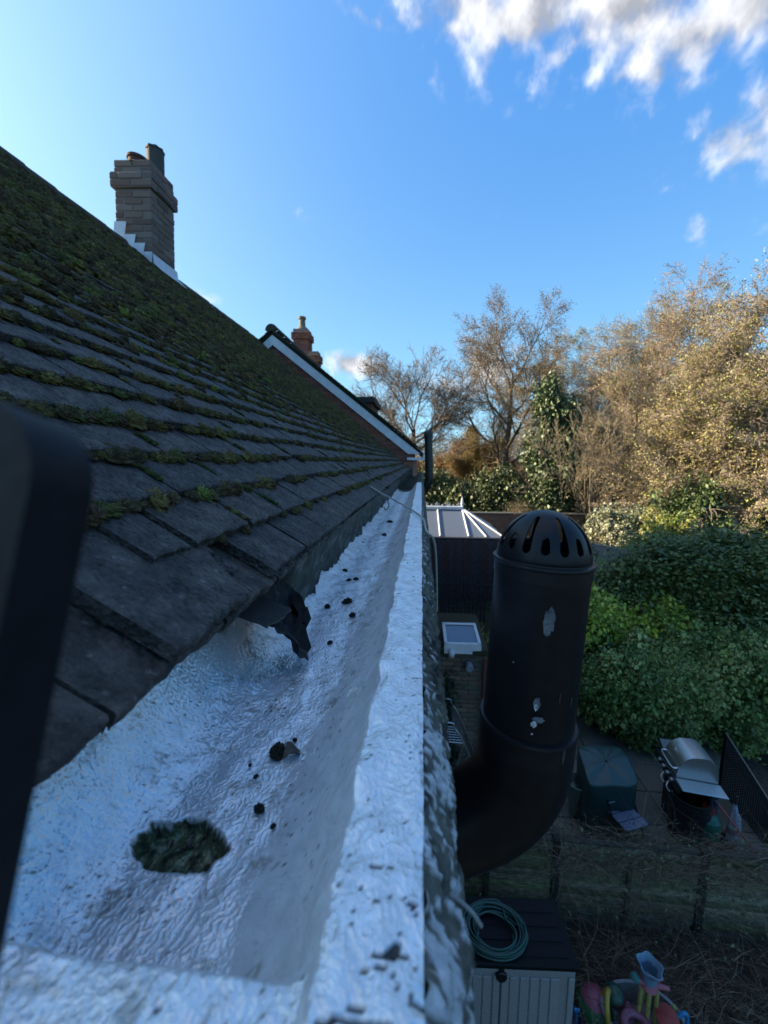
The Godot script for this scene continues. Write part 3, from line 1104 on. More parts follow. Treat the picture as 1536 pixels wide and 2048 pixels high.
# ---------------------------------------------------------------- adjoining house beyond the roof's end
func build_neighbour() -> void:
	var z := -ROOF_FAR
	var nb := thing("gable_house", Vector3(-3.2, 0, z - 5.0), "red brick house with white bargeboard gable rising past the mossy roof end", "house")
	var off := xf(-nb.position)
	var apex := on_z(546, 671, z)
	var foot := on_z(841, 908, z)
	var tp := (apex.y - foot.y) / (foot.x - apex.x)
	var half := foot.x - apex.x
	var left := apex.x - half
	var g := Geo.new()
	var mo := Color(0.36, 0.30, 0.25)
	var depth := 7.5
	var wx1 := foot.x - 0.16
	var wx0 := left + 0.16
	g.box(xf(Vector3((wx0 + wx1) / 2, (foot.y - 0.1) / 2, z - depth / 2 - 0.013)), Vector3(wx1 - wx0, foot.y - 0.1, depth), mo)
	g.tri(Vector3(wx0, foot.y - 0.1, z - 0.013), Vector3(wx1, foot.y - 0.1, z - 0.013), Vector3(apex.x, apex.y - 0.2, z - 0.013), mo)
	var wall := part("gable_wall", g, mats["mortar"], nb, off)
	var bm := brick_meshes([Color(0.38, 0.14, 0.085), Color(0.32, 0.115, 0.075), Color(0.43, 0.17, 0.10), Color(0.26, 0.10, 0.08), Color(0.36, 0.155, 0.11)])
	var row := 0
	var y := 4.72
	while y < apex.y - 0.1:
		var xr := minf(wx1, foot.x - (y - foot.y) / tp - 0.05)
		var rs := (y - EAVE_Y) / tan(ROOF_PITCH)
		var xl := EAVE_X - maxf(rs, -0.1) - 0.25
		if y < EAVE_Y:
			xl = -0.5
		var x := xr - (0.0 if row % 2 == 0 else 0.1125) - 0.108
		if row % 2 == 1:
			piece("brick", bm[rng.randi() % 5], wall, Transform3D(Basis().scaled(Vector3(0.47, 1, 0.5)), Vector3(xr - 0.052, y, z - 0.018)))
		while x > xl:
			piece("brick", bm[rng.randi() % 5], wall, Transform3D(Basis(Vector3.UP, rng.randf_range(-0.008, 0.008)).scaled_local(Vector3(1, 1, 0.5)), Vector3(x, y, z - 0.018 + rng.randf_range(-0.002, 0.002))))
			x -= 0.225
		y += 0.0755
		row += 1
	# roof slabs behind the bargeboards
	var rz0 := z + 0.07
	var rz1 := z - depth
	g = Geo.new()
	var rc := Color(0.07, 0.075, 0.045)
	for sgn in [1.0, -1.0]:
		var up := Vector3(0, 0.055, 0)
		var ex := foot.x + 0.06 if sgn > 0 else left - 0.06
		var a := Vector3(ex, foot.y - 0.06 * tp + 0.02, rz0)
		var b := Vector3(apex.x, apex.y + 0.02, rz0)
		var dz := Vector3(0, 0, rz1 - rz0)
		if sgn > 0:
			g.quad(a + up, a + up + dz, b + up + dz, b + up, rc)
			g.quad(a, a + up, b + up, b, rc)
			g.quad(a + dz, a, b, b + dz, rc)
			g.quad(a, a + dz, a + dz + up, a + up, rc)
		else:
			g.quad(a + up + dz, a + up, b + up, b + up + dz, rc)
			g.quad(b, b + up, a + up, a, rc)
			g.quad(b + dz, b, a, a + dz, rc)
	var roof := part("roof", g, mats["moss"], nb, off)
	# verge tiles, each a lip of its own
	g = Geo.new()
	g.bevel_box(Transform3D(), Vector3(0.16, 0.03, 0.2), 0.006, Color(0.085, 0.09, 0.055))
	var vm := g.mesh(mats["moss"])
	var ang := atan(tp)
	var steps := int(half / cos(ang) / 0.105)
	for sgn in [1.0, -1.0]:
		for i in (steps if sgn > 0 else 12):
			var s := i * 0.105 + 0.09
			var p := Vector3(apex.x + sgn * s * cos(ang), apex.y - s * sin(ang) + 0.10, rz0 - 0.06 + rng.randf_range(-0.012, 0.012))
			piece("verge_tile", vm, roof, Transform3D(Basis(Vector3.BACK, -sgn * (ang - 0.10)), p))
	g = Geo.new()
	var pr := PackedVector3Array()
	var pc := PackedColorArray()
	for j in 2:
		for i in 13:
			var a := PI * i / 12.0
			pr.push_back(Vector3(cos(a) * 0.13, sin(a) * 0.13, -0.44 * j))
			pc.push_back(Color(0.10, 0.12, 0.07))
	g.grid(2, 13, pr, pc, false)
	for i in 12:
		g.tri(Vector3(0, 0, 0), pr[i], pr[i + 1], Color(0.11, 0.12, 0.08))
	var rm := g.mesh(mats["moss"])
	for j in 16:
		piece("ridge_tile", rm, roof, xf(Vector3(apex.x, apex.y + 0.08, rz0 + 0.03 - 0.45 * j)))
	# white bargeboards
	var white := Color(0.72, 0.73, 0.74)
	for sgn in [1.0, -1.0]:
		g = Geo.new()
		var d := 0.205
		var ex := foot.x if sgn > 0 else left
		var a := Vector3(ex, foot.y, z + 0.05)
		var b := Vector3(apex.x, apex.y, z + 0.05)
		var a2 := Vector3(ex - sgn * (d / tp), foot.y, z + 0.05)
		var b2 := b - Vector3(0, d, 0)
		var th := Vector3(0, 0, -0.03)
		if sgn > 0:
			g.quad(a2, a, b, b2, white)
			g.quad(a2 + th, a2, b2, b2 + th, white)
			g.quad(a2 + th, a + th, a, a2, white)
		else:
			g.quad(b2, b, a, a2, white)
			g.quad(b2 + th, b2, a2, a2 + th, white)
		part("bargeboard", g, mats["paint"], nb, off)
	# boxed eaves: white fascia end and soffit below the bargeboard's foot
	g = Geo.new()
	g.bevel_box(xf(Vector3(foot.x - 0.08, foot.y - 0.105, z - 0.2)), Vector3(0.42, 0.055, 0.5), 0.004, white)
	g.box(xf(Vector3(foot.x + 0.07, foot.y - 0.03, z - 3.7)), Vector3(0.03, 0.12, 7.3), white)
	part("eaves_box", g, mats["paint"], nb, off)
	# tall stack and its lower companion on the roof behind
	for k in 2:
		var zz := -13.5 if k == 0 else -12.9
		var cx := on_z(606.0 if k == 0 else 629.0, 700, zz).x
		var wx := 0.52 if k == 0 else 0.34
		var ty := on_z(600, 662 if k == 0 else 706, zz).y
		g = Geo.new()
		var by := ty - 1.7
		g.box(xf(Vector3(cx, (by + ty) / 2, zz)), Vector3(wx - 0.025, ty - by, wx - 0.025), mo)
		var st := part("chimney", g, mats["mortar"], nb, off)
		var yy := by + 0.04
		var kk := 0
		while yy < ty:
			var over := 0.0
			if yy > ty - 0.36 and yy < ty - 0.14:
				over = 0.10
			elif yy >= ty - 0.14:
				over = -0.04
			brick_ring(st, bm, cx, zz, wx + over, wx + over, yy, kk % 2 == 0)
			yy += 0.0755
			kk += 1
		if k == 0:
			g = Geo.new()
			g.lathe(xf(Vector3(cx, ty, zz)), PackedVector2Array([Vector2(0.22, 0), Vector2(0.16, 0.10), Vector2(0.11, 0.12), Vector2(0.10, 0.36), Vector2(0.13, 0.37), Vector2(0.13, 0.44), Vector2(0.09, 0.44), Vector2(0.08, 0.2)]), 14, Color(0.30, 0.25, 0.18))
			part("chimney_pot", g, mats["concrete"], st)
	# flat-roofed dormer on the garden slope
	g = Geo.new()
	var dz := -11.5
	var dr := on_z(747, 800, dz)
	var dl := on_z(690, 800, dz)
	g.box(xf(Vector3((dr.x + dl.x) / 2, dr.y - 0.45, dz - 0.8)), Vector3(dr.x - dl.x - 0.12, 0.8, 1.6), Color(0.20, 0.085, 0.06))
	var dm := part("dormer", g, mats["brick"], nb, off)
	g = Geo.new()
	g.bevel_box(xf(Vector3((dr.x + dl.x) / 2, dr.y, dz - 0.8)), Vector3(dr.x - dl.x + 0.08, 0.17, 1.8), 0.015, Color(0.035, 0.04, 0.04))
	part("dormer_roof", g, mats["matt"], dm)
	# vent pipe standing beside the gutter near the far house
	var base := on_z(858, 955, -5.0)
	var topp := on_z(857, 866, -5.0)
	var vp := thing("far_vent_pipe", Vector3(base.x, 0, base.z), "slim black vent pipe standing above the bare end of the gutter", "pipe")
	var off2 := xf(-vp.position)
	g = Geo.new()
	var path := spline([Vector3(-0.14, base.y - 0.36, -5.05), Vector3(base.x - 0.06, base.y - 0.16, -5.02), base + Vector3(0, -0.04, 0), base + Vector3(0, 0.08, 0), topp + Vector3(0, -0.05, 0), topp], 5)
	g.tube(path, flat(path.size(), 0.052), 20, Color(0.014, 0.016, 0.018))
	part("pipe", g, mats["plastic"], vp, off2)
	g = Geo.new()
	g.lathe(xf(topp - Vector3(0, 0.012, 0)), PackedVector2Array([Vector2(0.056, -0.05), Vector2(0.058, 0.0), Vector2(0.05, 0.03), Vector2(0.028, 0.045), Vector2(0, 0.048)]), 20, Color(0.018, 0.02, 0.022))
	part("cap", g, mats["plastic"], vp, off2)
	g = Geo.new()
	g.lathe(xf(base + Vector3(0, 0.0, 0)), PackedVector2Array([Vector2(0.053, 0), Vector2(0.060, 0.004), Vector2(0.060, 0.06), Vector2(0.053, 0.064)]), 20, Color(0.018, 0.02, 0.022))
	part("socket", g, mats["plastic"], vp, off2)

# ---------------------------------------------------------------- flat-roofed extension with a rooflight
func build_extension() -> void:
	var top := H - 2.85
	var fl := on_y(880, 1306, top)
	var fr := on_y(973, 1303, top)
	var bk := on_y(968, 1232, top)
	var zf := fr.z
	var zb := bk.z
	var x0 := -0.11
	var x1 := fr.x
	var ex := thing("extension", Vector3((x0 + x1) / 2, 0, (zf + zb) / 2), "low brick extension with mossy flat roof and white-framed rooflight", "building")
	var off := xf(-ex.position)
	var g := Geo.new()
	g.box(xf(Vector3((x0 + x1) / 2, (top - 0.06) / 2, (zf + zb) / 2 - 0.02)), Vector3(x1 - x0 - 0.06, top - 0.06, zf - zb - 0.06), Color(0.20, 0.18, 0.15))
	var wall := part("wall", g, mats["mortar"], ex, off)
	var bm := brick_meshes([Color(0.25, 0.16, 0.115), Color(0.20, 0.135, 0.10), Color(0.29, 0.20, 0.145), Color(0.17, 0.15, 0.11)])
	var y := 0.05
	var row := 0
	while y < top - 0.1:
		var x := x1 - 0.14 - (0.1125 if row % 2 == 1 else 0.0)
		while x > 0.15:
			piece("brick", bm[rng.randi() % 4], wall, Transform3D(Basis(Vector3.UP, rng.randf_range(-0.01, 0.01)).scaled_local(Vector3(1, 1, 0.5)), Vector3(x, y, zf - 0.05 + 0.011)))
			x -= 0.225
		y += 0.0755
		row += 1
	g = Geo.new()
	g.bevel_box(xf(Vector3((x0 + x1) / 2, top - 0.02, (zf + zb) / 2)), Vector3(x1 - x0 + 0.06, 0.10, zf - zb + 0.06), 0.02, Color(0.085, 0.08, 0.03))
	part("flat_roof", g, mats["moss"], ex, off)
	# kerbed rooflight
	var a := on_y(889, 1287, top + 0.12)
	var b := on_y(963, 1289, top + 0.12)
	var c := on_y(961, 1248, top + 0.16)
	var d := on_y(890, 1246, top + 0.16)
	var u := (b - a)
	var v := Vector3(0, 0.04, c.z - b.z)
	g = Geo.new()
	var th := Vector3(0, -0.16, 0)
	var fw := 0.045
	var un := u.normalized() * fw
	var vn := v.normalized() * fw
	var white := Color(0.62, 0.63, 0.64)
	for bar in [[a, a + u, vn], [a + v - vn, a + u + v - vn, vn * 1.6], [a, a + v, un], [a + u - un, a + u + v - un, un]]:
		var p: Vector3 = bar[0]
		var q: Vector3 = bar[1]
		var w: Vector3 = bar[2]
		g.quad(p, q, q + w, p + w, white) if (q - p).cross(w).y > 0 else g.quad(p, p + w, q + w, q, white)
	g.quad(a + th, a + u + th, a + u, a, white)
	g.quad(a + u + th, a + u + v + th, a + u + v, a + u, white)
	g.quad(a + v + th, a + th, a, a + v, white)
	g.quad(a + u + v + th, a + v + th, a + v * 1.0, a + u + v, white)
	var rl := part("rooflight_frame", g, mats["paint"], ex, off)
	g = Geo.new()
	var dn := Vector3(0, -0.012, 0)
	g.quad(a + un + vn + dn, a + u - un + vn + dn, a + u + v - un - vn + dn, a + v + un - vn + dn, Color(1, 1, 1))
	part("rooflight_pane", g, mats["glass"], rl)
	# red-brown downpipe on the corner
	g = Geo.new()
	var px := x1 - 0.03
	g.tube(PackedVector3Array([Vector3(px, 0.1, zf + 0.05), Vector3(px, top - 0.2, zf + 0.05), Vector3(px + 0.01, top - 0.08, zf + 0.06)]), flat(3, 0.034), 12, Color(0.16, 0.055, 0.045))
	part("downpipe", g, mats["plastic"], ex, off)
	# fittings on the wall
	var lp := on_z(903, 1308, zf + 0.05)
	var l := thing("wall_light", lp, "small white rounded bulkhead light on extension wall", "light")
	g = Geo.new()
	g.lathe(Transform3D(Basis(Vector3.RIGHT, PI / 2 - 0.5).scaled(Vector3(0.8, 1.3, 1)), Vector3(0, 0, 0)), PackedVector2Array([Vector2(0.05, -0.05), Vector2(0.06, 0.0), Vector2(0.055, 0.05), Vector2(0.035, 0.08), Vector2(0, 0.09)]), 14, Color(0.62, 0.64, 0.66))
	part("lamp_body", g, mats["plastic"], l)
	g = Geo.new()
	g.bevel_box(xf(Vector3(0, 0.02, -0.05)), Vector3(0.07, 0.1, 0.06), 0.008, Color(0.3, 0.31, 0.32))
	part("back_plate", g, mats["plastic"], l)
	var fp := on_z(938, 1331, zf + 0.02)
	var f := thing("flue_terminal", fp, "round grey boiler flue sticking out of extension wall", "flue")
	g = Geo.new()
	g.lathe(Transform3D(Basis(Vector3.RIGHT, PI / 2), Vector3.ZERO), PackedVector2Array([Vector2(0.055, -0.07), Vector2(0.055, 0.10), Vector2(0.045, 0.105), Vector2(0.04, 0.09), Vector2(0.0, 0.09)]), 18, Color(0.28, 0.30, 0.32))
	part("tube", g, mats["plastic"], f)
	g = Geo.new()
	g.lathe(Transform3D(Basis(Vector3.RIGHT, PI / 2), Vector3.ZERO), PackedVector2Array([Vector2(0.085, -0.06), Vector2(0.085, -0.02), Vector2(0.057, -0.015)]), 18, Color(0.05, 0.052, 0.055))
	part("wall_collar", g, mats["plastic"], f)

# ---------------------------------------------------------------- conservatory and what stands round it
func build_conservatory() -> void:
	var rz := -17.5
	var ry := on_z(925, 1018, rz).y
	var ez := -16.0
	var ey := on_z(930, 1074, ez).y
	var x0 := -0.35
	var xr := on_z(924, 1018, rz).x
	var xe := on_z(1000, 1074, ez).x + 0.15
	var bz := rz * 2 - ez
	var cv := thing("conservatory", Vector3(1.3, 0, rz), "white-framed conservatory with hipped grey glazed roof and crested ridge", "conservatory")
	var off := xf(-cv.position)
	var white := Color(0.70, 0.72, 0.74)
	var g := Geo.new()
	g.box(xf(Vector3((x0 + xe) / 2, 0.35, rz)), Vector3(xe - x0 - 0.1, 0.7, ez - bz - 0.1), Color(0.15, 0.08, 0.065))
	part("dwarf_wall", g, mats["brick"], cv, off)
	# roof panes
	var nb := 2
	var front_top := []
	var front_bot := []
	for i in nb + 1:
		front_top.append(Vector3(lerpf(x0, xr, float(i) / nb), ry, rz))
		front_bot.append(Vector3(lerpf(x0, xr + 0.15, float(i) / nb), ey, ez))
	front_top.append(Vector3(xr, ry, rz))
	front_bot.append(Vector3(lerpf(xr, xe, 0.55), ey, ez))
	front_top.append(Vector3(xr, ry, rz))
	front_bot.append(Vector3(xe, ey, ez))
	front_top.append(Vector3(xr, ry, rz))
	front_bot.append(Vector3(xe, ey, lerpf(ez, bz, 0.5)))
	front_top.append(Vector3(xr, ry, rz))
	front_bot.append(Vector3(xe, ey, bz))
	front_top.append(Vector3(x0, ry, rz))
	front_bot.append(Vector3(x0, ey, bz))
	for i in front_top.size() - 1:
		g = Geo.new()
		if (front_top[i] as Vector3).distance_to(front_top[i + 1]) < 0.01:
			g.tri(front_bot[i], front_bot[i + 1], front_top[i], Color(0.2, 0.22, 0.25))
		else:
			g.quad(front_bot[i], front_bot[i + 1], front_top[i + 1], front_top[i], Color(0.2, 0.22, 0.25))
		part("roof_pane", g, mats["glass"], cv, off)
	for i in front_top.size() - 1:
		g = Geo.new()
		var up := Vector3(0, 0.03, 0.0)
		var pts := PackedVector3Array([front_bot[i] + up, front_top[i] + up])
		g.tube(pts, flat(2, 0.036), 6, white)
		part("glazing_bar", g, mats["paint"], cv, off)
	g = Geo.new()
	g.bevel_box(xf(Vector3((x0 + xr) / 2, ry + 0.05, rz)), Vector3(xr - x0 + 0.1, 0.15, 0.18), 0.02, white)
	var rg := part("ridge", g, mats["paint"], cv, off)
	# cresting: trefoils and small points, then the finial
	for i in 9:
		g = Geo.new()
		var x := lerpf(x0 + 0.1, xr - 0.15, i / 8.0)
		var by := ry + 0.12
		if i % 2 == 0:
			g.box(xf(Vector3(x, by + 0.06, rz)), Vector3(0.025, 0.14, 0.03), white)
			for a in [Vector3(0, 0.15, 0), Vector3(-0.06, 0.085, 0), Vector3(0.06, 0.085, 0)]:
				g.lathe(Transform3D(Basis(Vector3.RIGHT, PI / 2), Vector3(x, by, rz) + a), PackedVector2Array([Vector2(0.0, -0.015), Vector2(0.04, -0.012), Vector2(0.04, 0.012), Vector2(0.0, 0.015)]), 8, white)
		else:
			g.lathe(xf(Vector3(x, by, rz)), PackedVector2Array([Vector2(0.05, 0), Vector2(0.03, 0.03), Vector2(0.035, 0.05), Vector2(0.0, 0.11)]), 8, white)
		part("cresting", g, mats["paint"], rg)
	g = Geo.new()
	g.lathe(xf(Vector3(xr, ry + 0.1, rz)), PackedVector2Array([Vector2(0.07, 0), Vector2(0.055, 0.10), Vector2(0.075, 0.14), Vector2(0.05, 0.20), Vector2(0.055, 0.28), Vector2(0.0, 0.50)]), 10, white)
	part("finial", g, mats["paint"], rg)
	g = Geo.new()
	g.bevel_box(xf(Vector3((x0 + xe) / 2, ey - 0.05, ez)), Vector3(xe - x0 + 0.06, 0.09, 0.1), 0.015, Color(0.12, 0.10, 0.10))
	g.bevel_box(xf(Vector3(xe, ey - 0.05, (ez + bz) / 2)), Vector3(0.1, 0.09, ez - bz + 0.1), 0.015, white)
	part("eaves_gutter", g, mats["plastic"], cv, off)
	# glazed side frames
	for i in 6:
		g = Geo.new()
		var x := lerpf(x0, xe - 0.03, i / 5.0)
		g.box(xf(Vector3(x, (ey + 0.6) / 2, ez - 0.06)), Vector3(0.06, ey - 0.7, 0.06), Color(0.28, 0.20, 0.18))
		part("mullion", g, mats["paint"], cv, off)
	for i in 5:
		g = Geo.new()
		var xa := lerpf(x0, xe - 0.03, i / 5.0)
		var xb := lerpf(x0, xe - 0.03, (i + 1) / 5.0)
		g.quad(Vector3(xa, 0.7, ez - 0.07), Vector3(xb, 0.7, ez - 0.07), Vector3(xb, ey - 0.1, ez - 0.07), Vector3(xa, ey - 0.1, ez - 0.07), Color.WHITE)
		part("side_pane", g, mats["glass"], cv, off)
	# red-brown boarded fence in front
	var fz := -14.6
	var fa := on_z(860, 1090, fz)
	var fb := on_z(1000, 1090, fz)
	var fe := thing("board_fence", Vector3((fa.x + fb.x) / 2, 0, fz), "dark red-brown board fence below the conservatory roof", "fence")
	off = xf(-fe.position)
	g = Geo.new()
	g.bevel_box(Transform3D(), Vector3(0.13, 2.36, 0.02), 0.004, Color(0.17, 0.075, 0.065))
	var b1 := g.mesh(mats["wood"])
	g = Geo.new()
	g.bevel_box(Transform3D(), Vector3(0.13, 2.36, 0.02), 0.004, Color(0.15, 0.10, 0.10))
	var b2 := g.mesh(mats["wood"])
	var n := int((fb.x - fa.x) / 0.137)
	for i in n:
		piece("board", b1 if rng.randf() < 0.6 else b2, fe, off * Transform3D(Basis(Vector3.BACK, rng.randf_range(-0.01, 0.01)), Vector3(fa.x + i * 0.137, 1.20 + rng.randf_range(-0.03, 0.03), fz + rng.randf_range(-0.008, 0.008))))
	for yy in [0.4, 1.9]:
		g = Geo.new()
		g.box(xf(Vector3((fa.x + fb.x) / 2, yy, fz - 0.04)), Vector3(fb.x - fa.x, 0.08, 0.04), Color(0.07, 0.05, 0.045))
		part("rail", g, mats["wood"], fe, off)
	# low picket fence nearer
	var pz := -12.6
	var pa := on_z(868, 1180, pz)
	var pb := on_z(985, 1180, pz)
	var pk := thing("picket_fence", Vector3((pa.x + pb.x) / 2, 0, pz), "low grey picket fence before the red-brown board fence", "fence")
	off = xf(-pk.position)
	var pg := Geo.new()
	var hh := on_z(900, 1150, pz).y
	pg.bevel_box(Transform3D(), Vector3(0.06, hh, 0.018), 0.004, Color(0.085, 0.08, 0.085))
	pg.tri(Vector3(-0.03, hh / 2, 0.009), Vector3(0.03, hh / 2, 0.009), Vector3(0, hh / 2 + 0.06, 0.009), Color(0.085, 0.08, 0.085))
	pg.tri(Vector3(0.03, hh / 2, -0.009), Vector3(-0.03, hh / 2, -0.009), Vector3(0, hh / 2 + 0.06, -0.009), Color(0.085, 0.08, 0.085))
	var pm := pg.mesh(mats["wood"])
	n = int((pb.x - pa.x) / 0.13)
	for i in n:
		piece("picket", pm, pk, off * Transform3D(Basis(Vector3.BACK, rng.randf_range(-0.02, 0.02)), Vector3(pa.x + i * 0.13, hh / 2, pz)))
	for yy in [hh * 0.3, hh * 0.8]:
		g = Geo.new()
		g.box(xf(Vector3((pa.x + pb.x) / 2, yy, pz - 0.025)), Vector3(pb.x - pa.x, 0.06, 0.03), Color(0.08, 0.075, 0.075))
		part("rail", g, mats["wood"], pk, off)
	# tall brick garden wall behind
	var wz := -20.5
	var wl := on_z(925, 1024, wz)
	var wr := on_z(1166, 1030, wz)
	var bw := thing("brick_wall", Vector3((wl.x + wr.x) / 2 - 1.0, 0, wz), "tall brown brick garden wall with stone coping behind the conservatory", "wall")
	off = xf(-bw.position)
	g = Geo.new()
	var wx0 := wl.x - 3.0
	g.box(xf(Vector3((wx0 + wr.x) / 2, (wl.y - 0.1) / 2, wz)), Vector3(wr.x - wx0, wl.y - 0.1, 0.2), Color(0.22, 0.17, 0.14))
	part("core", g, mats["mortar"], bw, off)
	var wb := brick_meshes([Color(0.27, 0.15, 0.10), Color(0.23, 0.125, 0.09), Color(0.30, 0.175, 0.12)])
	var xx := []
	var y := 0.9
	var row := 0
	var count := 0
	while y < wl.y - 0.12:
		var x := wr.x - 0.11 - (0.1125 if row % 2 else 0.0)
		while x > wl.x - 0.2:
			var t := Transform3D(Basis(), Vector3(x, y, wz + 0.06))
			if y > wl.y - 0.12 - 0.0755 * 12 and count < 280:
				piece("brick", wb[rng.randi() % 3], bw, off * t)
				count += 1
			else:
				xx.append(off * t)
			x -= 0.225
		y += 0.0755
		row += 1
	var mmb := many("brickwork", wb[0], xx, [], bw)
	mmb.set_meta("kind", "stuff")
	g = Geo.new()
	g.bevel_box(xf(Vector3((wx0 + wr.x) / 2, wl.y - 0.04, wz)), Vector3(wr.x - wx0 + 0.06, 0.10, 0.36), 0.02, Color(0.13, 0.135, 0.13))
	part("coping", g, mats["concrete"], bw, off)
	# felt-roofed outhouse between hedge and wall
	var top := 2.45
	var q0 := on_y(1150, 1082, top)
	var q1 := on_y(1340, 1118, top)
	var q2 := on_y(1230, 1170, top)
	var q3 := on_y(1040, 1150, top)
	var ou := thing("outhouse", (q0 + q2) / 2 * Vector3(1, 0, 1), "low outhouse with grey felt roof behind the hedge", "outbuilding")
	off = xf(-ou.position)
	g = Geo.new()
	var col := Color(0.10, 0.10, 0.105)
	var dn := Vector3(0, -0.09, 0)
	g.quad(q3, q2, q1, q0, col)
	g.quad(q3 + dn, q2 + dn, q2, q3, col)
	g.quad(q2 + dn, q1 + dn, q1, q2, col)
	g.quad(q1 + dn, q0 + dn, q0, q1, col)
	g.quad(q0 + dn, q3 + dn, q3, q0, col)
	part("felt_roof", g, mats["concrete"], ou, off)
	g = Geo.new()
	var qs := [q0, q1, q2, q3]
	var mid := (q0 + q1 + q2 + q3) / 4
	for i in 4:
		var a: Vector3 = mid + (qs[i] - mid) * 0.96
		var b: Vector3 = mid + (qs[(i + 1) % 4] - mid) * 0.96
		g.quad(Vector3(b.x, 0, b.z), Vector3(a.x, 0, a.z), a + dn, b + dn, Color(0.12, 0.09, 0.07))
	part("wall", g, mats["wood"], ou, off)
	g = Geo.new()
	g.tube(PackedVector3Array([q0 + Vector3(0, 0.02, 0), q1 + Vector3(0, 0.02, 0)]), flat(2, 0.03), 6, Color(0.30, 0.29, 0.26))
	part("roof_edging", g, mats["concrete"], ou, off)

# ---------------------------------------------------------------- vent pipe beside the gutter
func build_vent_pipe() -> void:
	var lean := 0.042
	var bend := Vector3(0.146, H - 0.343, -0.493)
	var top := Vector3(0.1545, H - 0.124, -0.493)
	var vp := thing("vent_pipe", Vector3(-0.1, 4.5, -0.493), "large black soil vent pipe with slotted dome cage beside the silver gutter", "pipe")
	var off := xf(-vp.position)
	var black := Color(0.0125, 0.014, 0.0175)
	var g := Geo.new()
	var r := 0.0575
	var ax := (top - bend).normalized()
	g.tube(PackedVector3Array([bend - ax * 0.02, bend + (top - bend) * 0.33, bend + (top - bend) * 0.66, top]), flat(4, r), 64, black, false)
	part("pipe", g, mats["pipe_black"], vp, off)
	# swept bend turning in under the gutter, socket lip on top
	g = Geo.new()
	var path := PackedVector3Array()
	path.push_back(bend + ax * 0.0)
	path.push_back(bend - ax * 0.05)
	var cen := bend - ax * 0.05 + Vector3(-0.135, 0, 0)
	for i in 15:
		var a := deg_to_rad(58.0) * (i + 1) / 15.0
		path.push_back(cen + Vector3(cos(a) * 0.135, -sin(a) * 0.135, -0.02 * sin(a) * 0.6))
	var dirv := (path[-1] - path[-2]).normalized()
	path.push_back(path[-1] + dirv * 0.10)
	path.push_back(path[-1] + dirv * 0.10)
	g.tube(path, flat(path.size(), r + 0.0035), 64, black, false)
	var el := part("bend", g, mats["pipe_black"], vp, off)
	g = Geo.new()
	g.lathe(Transform3D(Basis(Vector3.BACK, -lean), bend), PackedVector2Array([Vector2(r + 0.0035, -0.03), Vector2(r + 0.0042, -0.004), Vector2(r + 0.0048, 0.0), Vector2(r + 0.0040, 0.003), Vector2(r - 0.001, 0.0035)]), 72, Color(0.016, 0.018, 0.020))
	part("socket_lip", g, mats["pipe_black"], el)
	# dome cage: a shell with long and short teardrop slots
	var cage := Node3D.new()
	cage.name = "cage"
	vp.add_child(cage)
	cage.transform = off * Transform3D(Basis(Vector3.BACK, -lean), top)
	g = Geo.new()
	g.lathe(Transform3D(), PackedVector2Array([Vector2(r - 0.001, -0.018), Vector2(r + 0.0012, -0.018), Vector2(r + 0.0012, -0.003), Vector2(r + 0.0026, -0.0022), Vector2(r + 0.0032, 0.0), Vector2(r + 0.0028, 0.0018), Vector2(r - 0.001, 0.0028), Vector2(r - 0.0015, 0.006)]), 72, Color(0.016, 0.018, 0.020))
	part("rim", g, mats["pipe_black"], cage)
	var comb := CSGCombiner3D.new()
	comb.name = "dome"
	var shell := CSGPolygon3D.new()
	shell.mode = CSGPolygon3D.MODE_SPIN
	shell.spin_degrees = 360
	shell.spin_sides = 72
	shell.smooth_faces = true
	var prof := PackedVector2Array()
	var ro := r - 0.0012
	var hh := 0.060
	for i in 19:
		var a := PI / 2 * i / 18.0
		prof.push_back(Vector2(ro * cos(a) if i < 18 else 0.0, 0.003 + hh * sin(a)))
	for i in 19:
		var a := PI / 2 * (18 - i) / 18.0
		prof.push_back(Vector2((ro - 0.0022) * cos(a) if i > 0 else 0.0, 0.003 + (hh - 0.0022) * sin(a)))
	shell.polygon = prof
	var pm: StandardMaterial3D = (mats["pipe_black"] as StandardMaterial3D).duplicate()
	pm.vertex_color_use_as_albedo = false
	pm.albedo_color = black.linear_to_srgb()
	pm.resource_name = "dome_plastic"
	shell.material = pm
	comb.add_child(shell)
	for i in 16:
		var az := TAU * i / 16.0 + 0.12
		var cut := CSGPolygon3D.new()
		cut.operation = CSGShape3D.OPERATION_SUBTRACTION
		var pl := PackedVector2Array()
		var long := i % 2 == 0
		var l := 0.042 if long else 0.012
		var r0 := 0.0052 if long else 0.0050
		var r1 := 0.0026 if long else 0.0038
		for k in 9:
			var a := PI + PI * k / 8.0
			pl.push_back(Vector2(cos(a) * r0, sin(a) * r0))
		for k in 9:
			var a := PI * k / 8.0
			pl.push_back(Vector2(cos(a) * r1, l + sin(a) * r1))
		cut.polygon = pl
		cut.depth = 0.12
		cut.material = pm
		# extruded towards -z: set so that it runs outwards, tipped to follow the dome
		var tip := 0.80 if long else 0.50
		var b := Basis(Vector3.UP, az) * Basis(Vector3.RIGHT, -tip)
		cut.transform = Transform3D(b, Basis(Vector3.UP, az) * Vector3(0, 0.021, ro * 0.93)).translated_local(Vector3(0, 0.0, 0.02))
		cut.depth = 0.034
		comb.add_child(cut)
	cage.add_child(comb)
